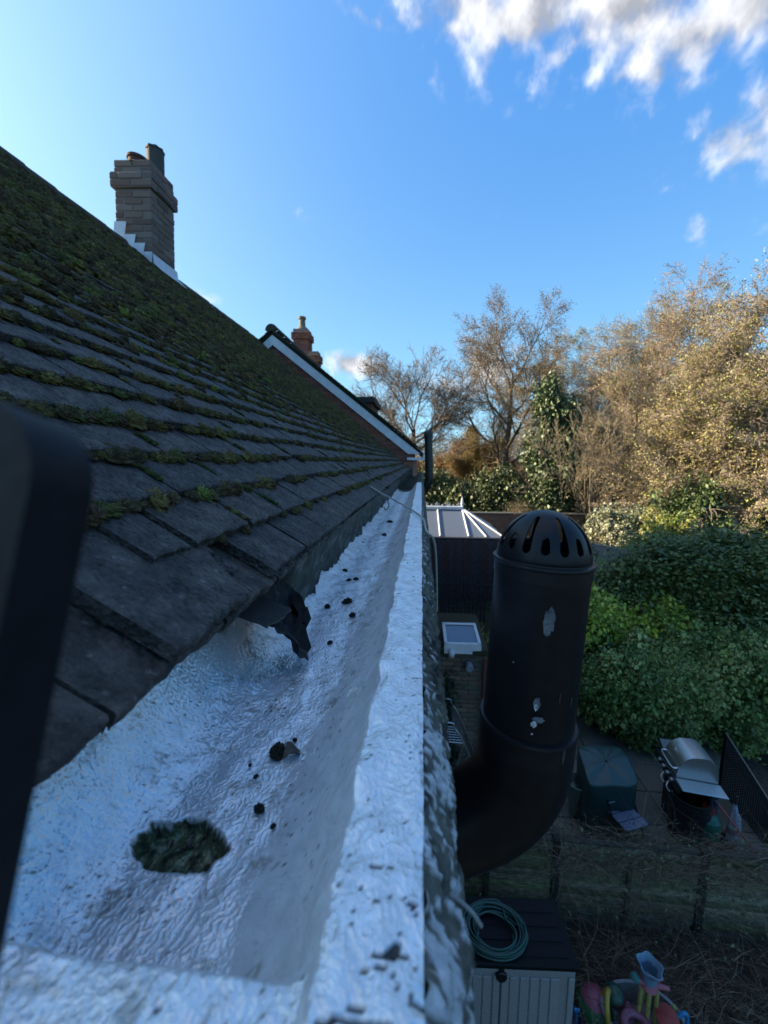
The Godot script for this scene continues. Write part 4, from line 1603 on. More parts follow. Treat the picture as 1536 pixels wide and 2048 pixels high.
	# places where the black skin has flaked to grey, as curved flakes on the wall
	var flakes := [[1098, 1245, 0.0058, 0.0165, Color(0.13, 0.14, 0.15)], [1094, 1262, 0.0035, 0.0055, Color(0.17, 0.18, 0.19)], [1074, 1407, 0.0036, 0.007, Color(0.20, 0.21, 0.22)], [1072, 1415, 0.0022, 0.0045, Color(0.75, 0.76, 0.78)], [1077, 1440, 0.007, 0.0038, Color(0.17, 0.18, 0.19)], [1067, 1449, 0.0032, 0.0038, Color(0.75, 0.76, 0.78)], [1064, 1468, 0.0012, 0.001, Color(0.7, 0.72, 0.75)], [1127, 1513, 0.0022, 0.010, Color(0.085, 0.09, 0.095)], [1027, 1324, 0.0008, 0.0012, Color(0.4, 0.4, 0.4)], [1142, 1405, 0.0012, 0.008, Color(0.05, 0.052, 0.056)], [1120, 1395, 0.0012, 0.009, Color(0.04, 0.042, 0.046)]]
	for f in flakes:
		var d := ray(f[0], f[1]).normalized()
		# nearest hit on the leaning cylinder
		var o := Vector3(0, H, 0) - bend
		var rr: float = r + 0.0004 if f[1] < 1440 else r + 0.0044
		var dp := d - ax * d.dot(ax)
		var op := o - ax * o.dot(ax)
		var aa := dp.dot(dp)
		var bb := 2.0 * dp.dot(op)
		var cc := op.dot(op) - rr * rr
		var disc := bb * bb - 4 * aa * cc
		if disc < 0:
			continue
		var t := (-bb - sqrt(disc)) / (2 * aa)
		var hit := o + d * t
		var axh := hit.dot(ax)
		var nn := (hit - ax * axh).normalized()
		var side := ax.cross(nn)
		g = Geo.new()
		var m := 22
		var ring := []
		for k in m:
			var a := TAU * k / m
			var wob := 1.0 + 0.45 * nz.get_noise_2d(cos(a) * 1.3 + float(f[0]), sin(a) * 1.3) + 0.12 * nz2.get_noise_2d(k * 2.9, float(f[1]))
			var u: float = cos(a) * f[2] * wob
			var v: float = sin(a) * f[3] * wob
			var ang := u / rr
			ring.append(bend + ax * (axh + v) + (nn * cos(ang) + side * sin(ang)) * (rr + 0.0002))
		var mid: Vector3 = bend + ax * axh + nn * (rr + 0.0002)
		for k in m:
			g.tri(mid, ring[k], ring[(k + 1) % m], f[4])
		part("flaked_patch", g, mats["matt"], vp, off)

# ---------------------------------------------------------------- cable across the gutter
func build_cable() -> void:
	var a := on_x(718, 963, -0.36)
	var p1 := on_y(760, 985, H - 0.165)
	var p2 := on_y(800, 1006, H - 0.215)
	var p3 := on_y(842, 1033, H - 0.232)
	var p4 := on_y(853, 1062, H - 0.245)
	var p5 := p4 + Vector3(0.030, -0.05, 0.02)
	var p6 := p4 + Vector3(0.040, -0.28, 0.03)
	var cb := thing("cable", p3 * Vector3(1, 0, 1), "thin pale cable drooping from roof tiles across the silver gutter", "cable")
	var off := xf(-cb.position)
	var g := Geo.new()
	var c := Color(0.34, 0.34, 0.29)
	var pts := spline([a, a.lerp(p1, 0.5) + Vector3(0, 0.004, 0), p1, p2, p3, p4, p5, p6], 6)
	g.tube(pts, flat(pts.size(), 0.0042), 8, c)
	part("strand", g, mats["plastic"], cb, off)
	g = Geo.new()
	var q0 := on_x(727, 962, -0.345)
	var q1 := on_y(752, 982, H - 0.163)
	var q2 := on_y(772, 998, H - 0.20)
	var q3 := on_y(778, 1012, H - 0.26)
	var q4 := on_y(771, 1020, H - 0.285)
	var q5 := on_y(768, 1014, H - 0.27)
	pts = spline([q0, q1, q2, q3, q4, q5], 6)
	g.tube(pts, flat(pts.size(), 0.0036), 8, Color(0.16, 0.165, 0.15))
	part("strand", g, mats["plastic"], cb, off)
	# stub of wire hanging on the near outer face
	var s0 := on_y(923, 1790, H - 0.268)
	var w := thing("wire_stub", s0, "short pale wire sticking out of gutter's rough outer face", "wire")
	g = Geo.new()
	var e1 := on_y(931, 1812, H - 0.285)
	var e2 := on_y(948, 1830, H - 0.292)
	var e3 := on_y(962, 1852, H - 0.302)
	pts = spline([s0 + Vector3(-0.006, 0, 0), e1, e2, e3], 5)
	g.tube(pts, flat(pts.size(), 0.0014), 8, Color(0.33, 0.35, 0.36))
	part("strand", g, mats["plastic"], w, xf(-s0))

# ---------------------------------------------------------------- bits lying in the gutter
func build_debris() -> void:
	var spots := [[556, 1503, 0.0085, 0, "largest crumb of dark moss in gutter, beside a curled leaf"], [519, 1617, 0.0042, 0, ""], [690, 1142, 0.008, 0, ""], [712, 1158, 0.006, 0, ""], [698, 1160, 0.005, 0, ""], [695, 1203, 0.009, 0, ""], [705, 1230, 0.006, 0, ""], [780, 1044, 0.012, 0, ""], [768, 1070, 0.009, 0, ""], [724, 1086, 0.007, 0, ""], [805, 1022, 0.006, 0, ""], [512, 1553, 0.0022, 0, ""], [620, 1540, 0.0022, 0, ""], [500, 1530, 0.0018, 0, ""], [546, 1652, 0.002, 0, ""], [414, 1735, 0.002, 0, ""], [640, 1590, 0.002, 0, ""], [655, 1213, 0.006, 0, ""], [590, 1480, 0.0025, 0, ""], [660, 1285, 0.004, 0, ""]]
	for s in spots:
		var p := on_y(s[0], s[1], FLOOR_Y + 0.003)
		var lbl: String = s[4]
		var grp := ""
		if lbl == "":
			grp = "crumbs of moss in the gutter"
			lbl = "small crumb of dark moss lying on silver gutter floor"
		var o := MeshInstance3D.new()
		o.name = numbered("moss_crumb")
		o.mesh = lumps[rng.randi() % 6]
		var r: float = s[2]
		o.transform = Transform3D(Basis(Vector3.UP, rng.randf() * TAU).scaled_local(Vector3(r * 1.2, r * 1.1, r)), p)
		var mm: StandardMaterial3D
		if not mats.has("crumb"):
			mm = (mats["moss"] as StandardMaterial3D).duplicate()
			mm.albedo_color = Color(0.045, 0.042, 0.025).linear_to_srgb()
			mm.resource_name = "crumb"
			mats["crumb"] = mm
		o.material_override = mats["crumb"]
		add_child(o)
		tag(o, lbl, "moss", grp)
	# curled leaf
	var p := on_y(585, 1508, FLOOR_Y + 0.004)
	var g := Geo.new()
	var pts := PackedVector3Array()
	var cs := PackedColorArray()
	for j in 9:
		var v := j / 8.0
		for i in 5:
			var u := i / 4.0 - 0.5
			var wd := 0.010 * sin(PI * clampf(v, 0.06, 0.97))
			pts.push_back(Vector3((v - 0.5) * 0.022, 0.008 * u * u * 4.0 * sin(PI * v) + 0.003 * sin(v * 5.0), u * wd * 2.0))
			cs.push_back(Color(0.07, 0.05, 0.03))
	g.grid(9, 5, pts, cs, true)
	var lf := piece("fallen_leaf", g.mesh(mats["leaf"]), self, Transform3D(Basis(Vector3.UP, 0.7), p))
	tag(lf, "curled brown fallen leaf beside moss in the silver gutter", "leaf")

# ---------------------------------------------------------------- ladder by the lens
func build_ladder() -> void:
	# leans on the near end of the eaves; the stile's capped top shows at the left edge
	var tr := on_z(174, 958, -0.085)
	var lean := 0.24
	var b := Basis(Vector3.BACK, -0.10) * Basis(Vector3.RIGHT, -lean)               # +y runs up the stile, top away from the lens
	var w := 0.030
	var dpt := 0.075
	var top := Vector3(tr.x, on_z(40, 800, -0.085).y, -0.085)
	var foot_len := top.y / cos(lean)
	var ld := thing("ladder", Vector3(top.x - 0.2, 0, top.z + top.y * tan(lean)), "dark ladder stile with rounded end rising close beside the roof tiles", "ladder")
	var off := xf(-ld.position)
	var g := Geo.new()
	var c := Color(0.012, 0.0135, 0.018)
	for k in 2:
		g = Geo.new()
		var x := top.x - 0.032 - 0.42 * k
		# flat rounded plate profile in the stile's own plane (x across, y up), thickness along z
		var prof := []
		var hw := 0.032
		var rad := 0.019
		for i in 13:
			var a := PI / 2 * i / 12.0
			prof.append(Vector2(hw - rad + cos(a) * rad, -rad + sin(a) * rad))
		for i in 13:
			var a := PI / 2 + PI / 2 * i / 12.0
			prof.append(Vector2(-hw + rad + cos(a) * rad, -rad + sin(a) * rad))
		prof.append(Vector2(-hw, -foot_len + 0.02))
		prof.insert(0, Vector2(hw, -foot_len + 0.02))
		var o := Vector3(x, top.y, top.z)
		var th := 0.008
		var m := prof.size()
		for i in m:
			var p: Vector2 = prof[i]
			var q: Vector2 = prof[(i + 1) % m]
			var fp := o + b * Vector3(p.x, p.y, th)
			var fq := o + b * Vector3(q.x, q.y, th)
			var bp := o + b * Vector3(p.x, p.y, -th)
			var bq := o + b * Vector3(q.x, q.y, -th)
			g.quad(fp, bp, bq, fq, c)
			if i > 0 and i < m - 1:
				g.tri(o + b * Vector3(hw, -foot_len + 0.02, th), fp, fq, c)
				g.tri(o + b * Vector3(hw, -foot_len + 0.02, -th), bq, bp, c)
		part("stile", g, mats["dull_black"], ld, off)
	for i in 19:
		var s := 0.30 + i * 0.28
		if s > foot_len - 0.15:
			break
		g = Geo.new()
		var o := Vector3(top.x - 0.05, top.y, top.z) + b * Vector3(0, -s, 0)
		g.tube(PackedVector3Array([o + Vector3(-0.045, 0, 0), o + Vector3(-0.375, 0, 0)]), flat(2, 0.014), 10, Color(0.35, 0.36, 0.37))
		part("rung", g, mats["metal"], ld, off)

# ---------------------------------------------------------------- adjoining yard: grill, cover, chairs, tubs
func build_yard() -> void:
	build_airer()
	build_cover()
	build_grill()
	build_tubs()
	build_small_yard()

func rod(g: Geo, a: Vector3, b: Vector3, r: float, c: Color, sides := 8) -> void:
	g.tube(PackedVector3Array([a, b]), flat(2, r), sides, c)

func build_airer() -> void:
	var z := -5.0
	var o := on_z(918, 1480, z)
	var ai := thing("clothes_airer", Vector3(o.x - 0.15, 0.045, z), "white folding wire clothes airer standing by extension wall", "airer")
	var off := xf(-ai.position)
	var c := Color(0.55, 0.57, 0.60)
	var ty := on_z(905, 1447, z).y
	var kx := on_z(928, 1486, z)
	var e1 := on_z(946, 1502, z)
	var f1 := on_z(938, 1530, z)
	var top := on_z(903, 1446, z)
	for dz in [0.0, -0.55]:
		var d := Vector3(0, 0, dz)
		var g := Geo.new()
		var pts := spline([top + Vector3(-0.35, 0.0, 0) + d, top + Vector3(0.0, 0.0, 0) + d, top.lerp(kx, 0.25) + d, kx + d, Vector3(kx.x + 0.25, (kx.y) * 0.55, z) + d, Vector3(kx.x + 0.42, 0.045, z) + d], 4)
		g.tube(pts, flat(pts.size(), 0.010), 8, c)
		part("leg_frame", g, mats["metal"], ai, off)
		g = Geo.new()
		rod(g, kx + d, Vector3(kx.x - 0.35, 0.05, z) + d, 0.010, c)
		part("leg", g, mats["metal"], ai, off)
	for i in 7:
		var g := Geo.new()
		var p := top.lerp(kx, 0.2 + 0.8 * i / 6.0) if i < 6 else kx
		rod(g, p, p + Vector3(-0.45, 0.0, 0.0), 0.006 if i < 6 else 0.009, c)
		rod(g, p, p + Vector3(0, 0, -0.55), 0.004, c)
		part("rail", g, mats["metal"], ai, off)
	# dark deck boards below it
	var dk := thing("decking", Vector3(o.x + 0.2, 0.05, z - 0.1), "dark weathered deck boards laid diagonally under the airer", "decking")
	var g2 := Geo.new()
	g2.bevel_box(Transform3D(), Vector3(0.11, 0.025, 1.6), 0.004, Color(0.055, 0.048, 0.04))
	var bm := g2.mesh(mats["wood"])
	for i in 9:
		piece("board", bm, dk, Transform3D(Basis(Vector3.UP, 0.7), Basis(Vector3.UP, 0.7) * Vector3(-0.5 + i * 0.125, 0.02, 0)))

func build_cover() -> void:
	var top := 1.02
	var a := on_y(1152, 1490, top)
	var b := on_y(1240, 1490, top)
	var c := on_y(1283, 1556, top)
	var d := on_y(1178, 1556, top)
	var mid := (a + b + c + d) / 4
	var cv := thing("covered_table", mid * Vector3(1, 0, 1) + Vector3(0, 0.045, 0), "garden table under dark green waterproof cover", "cover")
	var off := xf(-cv.position)
	var g := Geo.new()
	var ring := [a, b, c, d]
	var cg := Color(0.026, 0.066, 0.062)
	var rows := 9
	var per := 32
	var pts := PackedVector3Array()
	var cs := PackedColorArray()
	for j in rows + 3:
		for i in per + 1:
			var t := float(i % per) / per * 4.0
			var k := int(t)
			var f := t - k
			var p: Vector3 = (ring[k] as Vector3).lerp(ring[(k + 1) % 4], f)
			var o := (p - mid) * Vector3(1, 0, 1)
			# rounded corners
			var rr := 1.0 - 0.10 * pow(absf(f - 0.5) * 2.0, 6.0)
			var y := top
			var s := rr
			if j < 3:
				s = rr * [0.05, 0.6, 0.95][j]
				y = top + [0.0, 0.005, -0.003][j] + 0.012 * nz.get_noise_2d(o.x * 3.0 * s, o.z * 3.0 * s)
			else:
				var v := float(j - 3) / (rows - 1)
				y = lerpf(top - 0.02, 0.06, v)
				s = rr * (1.0 + 0.02 * v + 0.16 * v * nz.get_noise_2d(t * 4.0, v * 1.2))
			if y > 0.5:
				y -= 0.16 * smoothstep(-0.1, 0.5, o.z * s) + 0.03 * nz.get_noise_2d(o.x * 4.0, o.z * 4.0)
			pts.push_back(mid * Vector3(1, 0, 1) + o * s + Vector3(0, y, 0))
			cs.push_back(cg)
	g.grid(rows + 3, per + 1, pts, cs, true)
	part("cover", g, mats["plastic"], cv, off)
	g = Geo.new()
	for p in ring:
		rod(g, Vector3(mid.x + (p.x - mid.x) * 0.8, 0.045, mid.z + (p.z - mid.z) * 0.8), Vector3(mid.x + (p.x - mid.x) * 0.8, 0.2, mid.z + (p.z - mid.z) * 0.8), 0.02, Color(0.03, 0.03, 0.03))
	part("table_legs", g, mats["metal"], cv, off)
	# pale plastic bowl under its edge
	var bp := on_y(1158, 1565, 0.55)
	var bw := thing("bowl", Vector3(bp.x, 0.045, bp.z), "pale green plastic bin half hidden beside the green cover", "bin")
	g = Geo.new()
	g.lathe(Transform3D(), PackedVector2Array([Vector2(0.0, 0.0), Vector2(0.12, 0.0), Vector2(0.17, 0.5), Vector2(0.185, 0.51), Vector2(0.185, 0.53), Vector2(0.165, 0.53), Vector2(0.13, 0.40), Vector2(0.0, 0.38)]), 24, Color(0.16, 0.22, 0.19))
	part("tub", g, mats["plastic"], bw)
	# folding chair in front
	var q := on_y(1250, 1640, 0.42)
	var ch := thing("folding_chair", Vector3(q.x, 0.045, q.z), "folding garden chair with grey-blue slats beside the green cover", "chair", "", 0.35)
	var fr := Color(0.045, 0.05, 0.06)
	var pan := Color(0.14, 0.17, 0.24)
	for s in [-1.0, 1.0]:
		g = Geo.new()
		rod(g, Vector3(0.21 * s, 0, 0.22), Vector3(0.21 * s, 0.80, -0.20), 0.011, fr)
		part("leg", g, mats["metal"], ch)
		g = Geo.new()
		rod(g, Vector3(0.19 * s, 0, -0.22), Vector3(0.19 * s, 0.46, 0.20), 0.011, fr)
		part("leg", g, mats["metal"], ch)
	for y in [0.80, 0.60]:
		g = Geo.new()
		var zz: float = lerpf(0.22, -0.20, y / 0.8)
		rod(g, Vector3(-0.21, y, zz), Vector3(0.21, y, zz), 0.012, Color(0.20, 0.22, 0.26))
		part("back_rail", g, mats["metal"], ch)
	for i in 3:
		g = Geo.new()
		g.bevel_box(Transform3D(Basis(Vector3.RIGHT, 0.06), Vector3(0, 0.45, -0.12 + i * 0.13)), Vector3(0.38, 0.018, 0.115), 0.005, pan)
		part("seat_slat", g, mats["plastic"], ch)
	g = Geo.new()
	g.bevel_box(Transform3D(Basis(Vector3.RIGHT, -0.48), Vector3(0.0, 0.69, -0.145)), Vector3(0.36, 0.15, 0.014), 0.005, pan)
	part("back_slat", g, mats["plastic"], ch)

func build_grill() -> void:
	var o := on_y(1380, 1530, 0.98)
	var gr := thing("gas_grill", Vector3(o.x, 0.045, o.z), "stainless steel gas barbecue with domed lid and side shelf before the hedge", "barbecue", "", -0.16)
	# length along z, controls face -x
	var steel := Color(0.60, 0.60, 0.58)
	var dark := Color(0.018, 0.018, 0.02)
	var L := 0.42
	var W := 0.50
	var y0 := 0.86
	# lid: faceted dome swept along z
	var prof := [Vector2(-W / 2, 0), Vector2(-W / 2 + 0.005, 0.09), Vector2(-W / 2 + 0.05, 0.23), Vector2(-0.10, 0.325), Vector2(0.02, 0.35), Vector2(0.12, 0.345), Vector2(W / 2 - 0.03, 0.26), Vector2(W / 2, 0.10), Vector2(W / 2, 0)]
	var g := Geo.new()
	var sp := PackedVector2Array()
	for i in prof.size() - 1:
		for k in 4:
			sp.push_back((prof[i] as Vector2).cubic_interpolate(prof[i + 1], prof[maxi(i - 1, 0)], prof[mini(i + 2, prof.size() - 1)], k / 4.0))
	sp.push_back(prof[-1])
	var pts := PackedVector3Array()
	var cs := PackedColorArray()
	for z in [-L / 2, L / 2]:
		for p in sp:
			pts.push_back(Vector3(p.x, y0 + p.y, z))
			cs.push_back(steel)
	g.grid(2, sp.size(), pts, cs, true)
	for s in [-1.0, 1.0]:
		var cen := Vector3(0, y0, L / 2 * s)
		for i in sp.size() - 1:
			var a := Vector3(sp[i].x, y0 + sp[i].y, L / 2 * s)
			var b := Vector3(sp[i + 1].x, y0 + sp[i + 1].y, L / 2 * s)
			if s > 0:
				g.tri(cen, b, a, steel * 0.9)
			else:
				g.tri(cen, a, b, steel * 0.9)
	var lid := part("lid", g, mats["metal"], gr)
	g = Geo.new()
	var hp := spline([Vector3(-W / 2 + 0.02, y0 + 0.13, -0.18), Vector3(-W / 2 - 0.05, y0 + 0.12, -0.17), Vector3(-W / 2 - 0.06, y0 + 0.12, 0.0), Vector3(-W / 2 - 0.05, y0 + 0.12, 0.17), Vector3(-W / 2 + 0.02, y0 + 0.13, 0.18)], 6)
	g.tube(hp, flat(hp.size(), 0.012), 10, Color(0.7, 0.7, 0.7))
	part("handle", g, mats["metal"], lid)
	g = Geo.new()
	g.lathe(Transform3D(Basis(Vector3.BACK, 1.05), Vector3(-W / 2 + 0.06, y0 + 0.25, -0.05)), PackedVector2Array([Vector2(0.035, 0), Vector2(0.035, 0.012), Vector2(0.03, 0.014), Vector2(0, 0.014)]), 16, Color(0.75, 0.75, 0.74))
	part("thermometer", g, mats["metal"], lid)
	g = Geo.new()
	g.bevel_box(xf(Vector3(0, y0 - 0.08, 0)), Vector3(W - 0.01, 0.15, L - 0.01), 0.01, dark)
	part("firebox", g, mats["metal"], gr)
	g = Geo.new()
	g.bevel_box(Transform3D(Basis(Vector3.BACK, -0.25), Vector3(-W / 2 - 0.03, y0 - 0.06, 0)), Vector3(0.03, 0.12, L + 0.36), 0.006, Color(0.10, 0.10, 0.105))
	var cp := part("control_panel", g, mats["metal"], gr)
	for i in 4:
		g = Geo.new()
		g.lathe(Transform3D(Basis(Vector3.BACK, PI / 2 - 0.25), Vector3(-W / 2 - 0.045, y0 - 0.06, -0.20 + i * 0.13)), PackedVector2Array([Vector2(0.030, 0), Vector2(0.026, 0.03), Vector2(0.0, 0.032)]), 14, Color(0.55, 0.55, 0.55))
		part("knob", g, mats["metal"], cp)
	for s in [-1.0, 1.0]:
		g = Geo.new()
		if s > 0:
			g.bevel_box(Transform3D(Basis(Vector3.RIGHT, 0.03), Vector3(0.0, y0 - 0.01, s * (L / 2 + 0.12))), Vector3(W + 0.04, 0.022, 0.22), 0.006, steel)
		else:
			g.bevel_box(Transform3D(Basis(Vector3.RIGHT, 0.3), Vector3(-0.05, y0 + 0.09, s * (L / 2 + 0.10))), Vector3(W - 0.12, 0.02, 0.26), 0.006, Color(0.16, 0.16, 0.155))
		part("side_shelf", g, mats["metal"], gr)
	g = Geo.new()
	g.bevel_box(xf(Vector3(0, 0.38, 0)), Vector3(W - 0.04, 0.60, L - 0.04), 0.012, dark)
	part("cabinet", g, mats["metal"], gr)
	for sx in [-1.0, 1.0]:
		for sz in [-1.0, 1.0]:
			g = Geo.new()
			g.lathe(Transform3D(Basis(Vector3.RIGHT, PI / 2), Vector3(sx * (W / 2 - 0.06), 0.045, sz * (L / 2 - 0.06))), PackedVector2Array([Vector2(0, -0.015), Vector2(0.045, -0.015), Vector2(0.045, 0.015), Vector2(0, 0.015)]), 14, dark)
			part("castor", g, mats["plastic"], gr)
	# utensils hanging from the control side
	for i in 2:
		g = Geo.new()
		var tp := spline([Vector3(-W / 2 - 0.06, y0 - 0.12, -0.02 + i * 0.17), Vector3(-W / 2 - 0.11, y0 - 0.16, 0.03 + i * 0.17), Vector3(-W / 2 - 0.09, y0 - 0.20, 0.08 + i * 0.17), Vector3(-W / 2 - 0.055, y0 - 0.17, 0.10 + i * 0.17)], 5)
		g.tube(tp, flat(tp.size(), 0.008), 8, Color(0.6, 0.6, 0.6))
		part("hook", g, mats["metal"], gr)

func build_tubs() -> void:
	var p := on_y(1378, 1590, 0.70)
	var g := Geo.new()
	g.lathe(Transform3D(), PackedVector2Array([Vector2(0.0, 0.0), Vector2(0.205, 0.0), Vector2(0.232, 0.46), Vector2(0.25, 0.462), Vector2(0.25, 0.485), Vector2(0.228, 0.485), Vector2(0.20, 0.05), Vector2(0.0, 0.045)]), 40, Color(0.024, 0.024, 0.030))
	var m := g.mesh(mats["plastic"])
	for i in 4:
		var lb: String = ["bottom black tub of the nested stack beside the barbecue", "second black tub up in the nested stack beside the barbecue", "third black tub up in the nested stack beside the barbecue", "topmost black tub of the nested stack beside the barbecue"][i]
		var t := thing("black_tub", Vector3(p.x + rng.randf_range(-0.006, 0.006), 0.045 + i * 0.062, p.z), lb, "tub", "nested black tubs", rng.randf())
		t.rotation.z = -0.04
		piece("shell", m, t)

func build_small_yard() -> void:
	# green gas bottle
	var p := on_y(1412, 1655, 0.30)
	var t := thing("gas_bottle", Vector3(p.x, 0.045, p.z), "green gas bottle with orange valve guard near the barbecue", "gas bottle")
	var g := Geo.new()
	g.lathe(Transform3D(), PackedVector2Array([Vector2(0.0, 0.0), Vector2(0.13, 0.0), Vector2(0.13, 0.03), Vector2(0.15, 0.06), Vector2(0.155, 0.12), Vector2(0.155, 0.36), Vector2(0.145, 0.42), Vector2(0.11, 0.46), Vector2(0.06, 0.48), Vector2(0.0, 0.48)]), 28, Color(0.02, 0.19, 0.135))
	part("cylinder", g, mats["plastic"], t)
	g = Geo.new()
	g.lathe(Transform3D(), PackedVector2Array([Vector2(0.06, 0.47), Vector2(0.072, 0.54), Vector2(0.066, 0.59), Vector2(0.052, 0.59), Vector2(0.05, 0.48)]), 18, Color(0.42, 0.07, 0.03))
	part("valve_guard", g, mats["plastic"], t)
	g = Geo.new()
	g.lathe(Transform3D(), PackedVector2Array([Vector2(0.03, 0.47), Vector2(0.03, 0.56), Vector2(0.045, 0.565), Vector2(0.045, 0.60), Vector2(0.0, 0.60)]), 12, Color(0.35, 0.06, 0.03))
	part("regulator", g, mats["plastic"], t)
	# blue crate behind it
	p = on_y(1420, 1605, 0.45)
	t = thing("plastic_crate", Vector3(p.x + 0.02, 0.045, p.z - 0.25), "dull blue plastic crate behind the green gas bottle", "crate")
	for i in 6:
		g = Geo.new()
		g.bevel_box(xf(Vector3(-0.15 + i * 0.06, 0.26, 0.15)), Vector3(0.04, 0.44, 0.012), 0.004, Color(0.05, 0.10, 0.17))
		part("slat", g, mats["plastic"], t)
	for s in [[Vector3(0, 0.03, 0.0), Vector3(0.36, 0.05, 0.32)], [Vector3(0, 0.48, 0.15), Vector3(0.36, 0.05, 0.03)], [Vector3(0, 0.26, -0.15), Vector3(0.36, 0.47, 0.02)], [Vector3(0.17, 0.26, 0.0), Vector3(0.02, 0.47, 0.28)], [Vector3(-0.17, 0.26, 0.0), Vector3(0.02, 0.47, 0.28)]]:
		g = Geo.new()
		g.bevel_box(xf(s[0]), s[1], 0.006, Color(0.05, 0.10, 0.17))
		part("panel", g, mats["plastic"], t)
	# terracotta trough
	p = on_y(1432, 1683, 0.18)
	t = thing("planter_trough", Vector3(p.x, 0.045, p.z), "orange-brown clay trough beside the gas bottle", "planter")
	g = Geo.new()
	var c := Color(0.27, 0.11, 0.045)
	for s in [[Vector3(0, 0.012, 0), Vector3(0.30, 0.024, 0.16)], [Vector3(0, 0.11, 0.085), Vector3(0.34, 0.20, 0.02)], [Vector3(0, 0.11, -0.085), Vector3(0.34, 0.20, 0.02)], [Vector3(0.16, 0.11, 0), Vector3(0.02, 0.20, 0.15)], [Vector3(-0.16, 0.11, 0), Vector3(0.02, 0.20, 0.15)]]:
		g.bevel_box(xf(s[0]), s[1], 0.006, c)
	part("trough", g, mats["brick"], t)
	g = Geo.new()
	g.bevel_box(xf(Vector3(0, 0.17, 0)), Vector3(0.30, 0.03, 0.15), 0.01, Color(0.02, 0.016, 0.012))
	part("soil", g, mats["soil"], t)
	# white furled cloth with a red band
	p = on_y(1466, 1630, 0.62)
	t = thing("furled_parasol", Vector3(p.x, 0.045, p.z), "furled white parasol cloth with a faded red band", "parasol")
	g = Geo.new()
	var rows := 14
	var per := 24
	for band in 3:
		g = Geo.new()
		var y0: float = [0.05, 0.30, 0.38][band]
		var y1: float = [0.30, 0.38, 0.74][band]
		var pts := PackedVector3Array()
		var cs := PackedColorArray()
		for j in rows:
			var v := float(j) / (rows - 1)
			var y := lerpf(y0, y1, v)
			var r := 0.075 * (1.0 - pow(absf(y - 0.32) / 0.45, 2.0) * 0.8)
			if y > 0.6:
				r = lerpf(0.045, 0.022, (y - 0.6) / 0.14)
			for i in per + 1:
				var a := TAU * (i % per) / per
				var rr := r * (1.0 + 0.35 * nz.get_noise_2d(cos(a) * 2.0 + 5.0, sin(a) * 2.0 + y * 3.0))
				pts.push_back(Vector3(cos(a) * rr + 0.03 * sin(y * 4.0), y, sin(a) * rr * 0.7))
				cs.push_back(Color(0.52, 0.55, 0.62) if band != 1 else Color(0.42, 0.24, 0.25))
		g.grid(rows, per + 1, pts, cs, false)
		part("cloth", g, mats["matt"], t)
	g = Geo.new()
	rod(g, Vector3(0.0, 0, 0), Vector3(0.02, 0.86, 0), 0.012, Color(0.2, 0.18, 0.15))
	part("pole", g, mats["metal"], t)
	# red pole leaning
	var a := on_z(1436, 1608, -5.0)
	var b := on_z(1508, 1700, -4.6)
	t = thing("red_pole", Vector3(b.x, 0.045, b.z), "thin red pole leaning behind the furled parasol", "pole")
	g = Geo.new()
	var d := (b - a).normalized()
	var base := b + d * ((b.y - 0.05) / -d.y)
	rod(g, a - t.position, base - t.position, 0.013, Color(0.36, 0.06, 0.045), 12)
	part("shaft", g, mats["plastic"], t)
	g = Geo.new()
	rod(g, a - t.position - d * 0.0, a - t.position - d * 0.04, 0.016, Color(0.05, 0.05, 0.05), 12)
	part("end_cap", g, mats["plastic"], t)
	# dark mesh screen on the right
	var e0 := on_z(1452, 1466, -6.2)
	var e1 := on_z(1545, 1612, -5.2)
	t = thing("mesh_screen", Vector3(e0.x + 0.4, 0.045, e0.z + 0.5), "dark mesh screen with pale edge standing beside the hedge", "screen")
	var off := xf(-t.position)
	g = Geo.new()
	var dk := Color(0.018, 0.022, 0.024)
	var f0 := Vector3(e0.x, 0.05, e0.z)
	var f1 := Vector3(e1.x, 0.05, e1.z)
	for i in 26:
		var u := i / 25.0
		rod(g, f0.lerp(f1, u), e0.lerp(e1, u), 0.011, dk, 4)
	for i in 22:
		var v := i / 21.0
		rod(g, f0.lerp(e0, v), f1.lerp(e1, v), 0.011, dk, 4)
	part("net", g, mats["matt"], t, off)
	g = Geo.new()
	rod(g, e0, e1, 0.012, Color(0.13, 0.14, 0.13))
	part("top_bar", g, mats["metal"], t, off)
	for k in 2:
		g = Geo.new()
		rod(g, f0 if k == 0 else f1, e0 if k == 0 else e1, 0.024, Color(0.02, 0.028, 0.035), 10)
		part("post", g, mats["metal"], t, off)

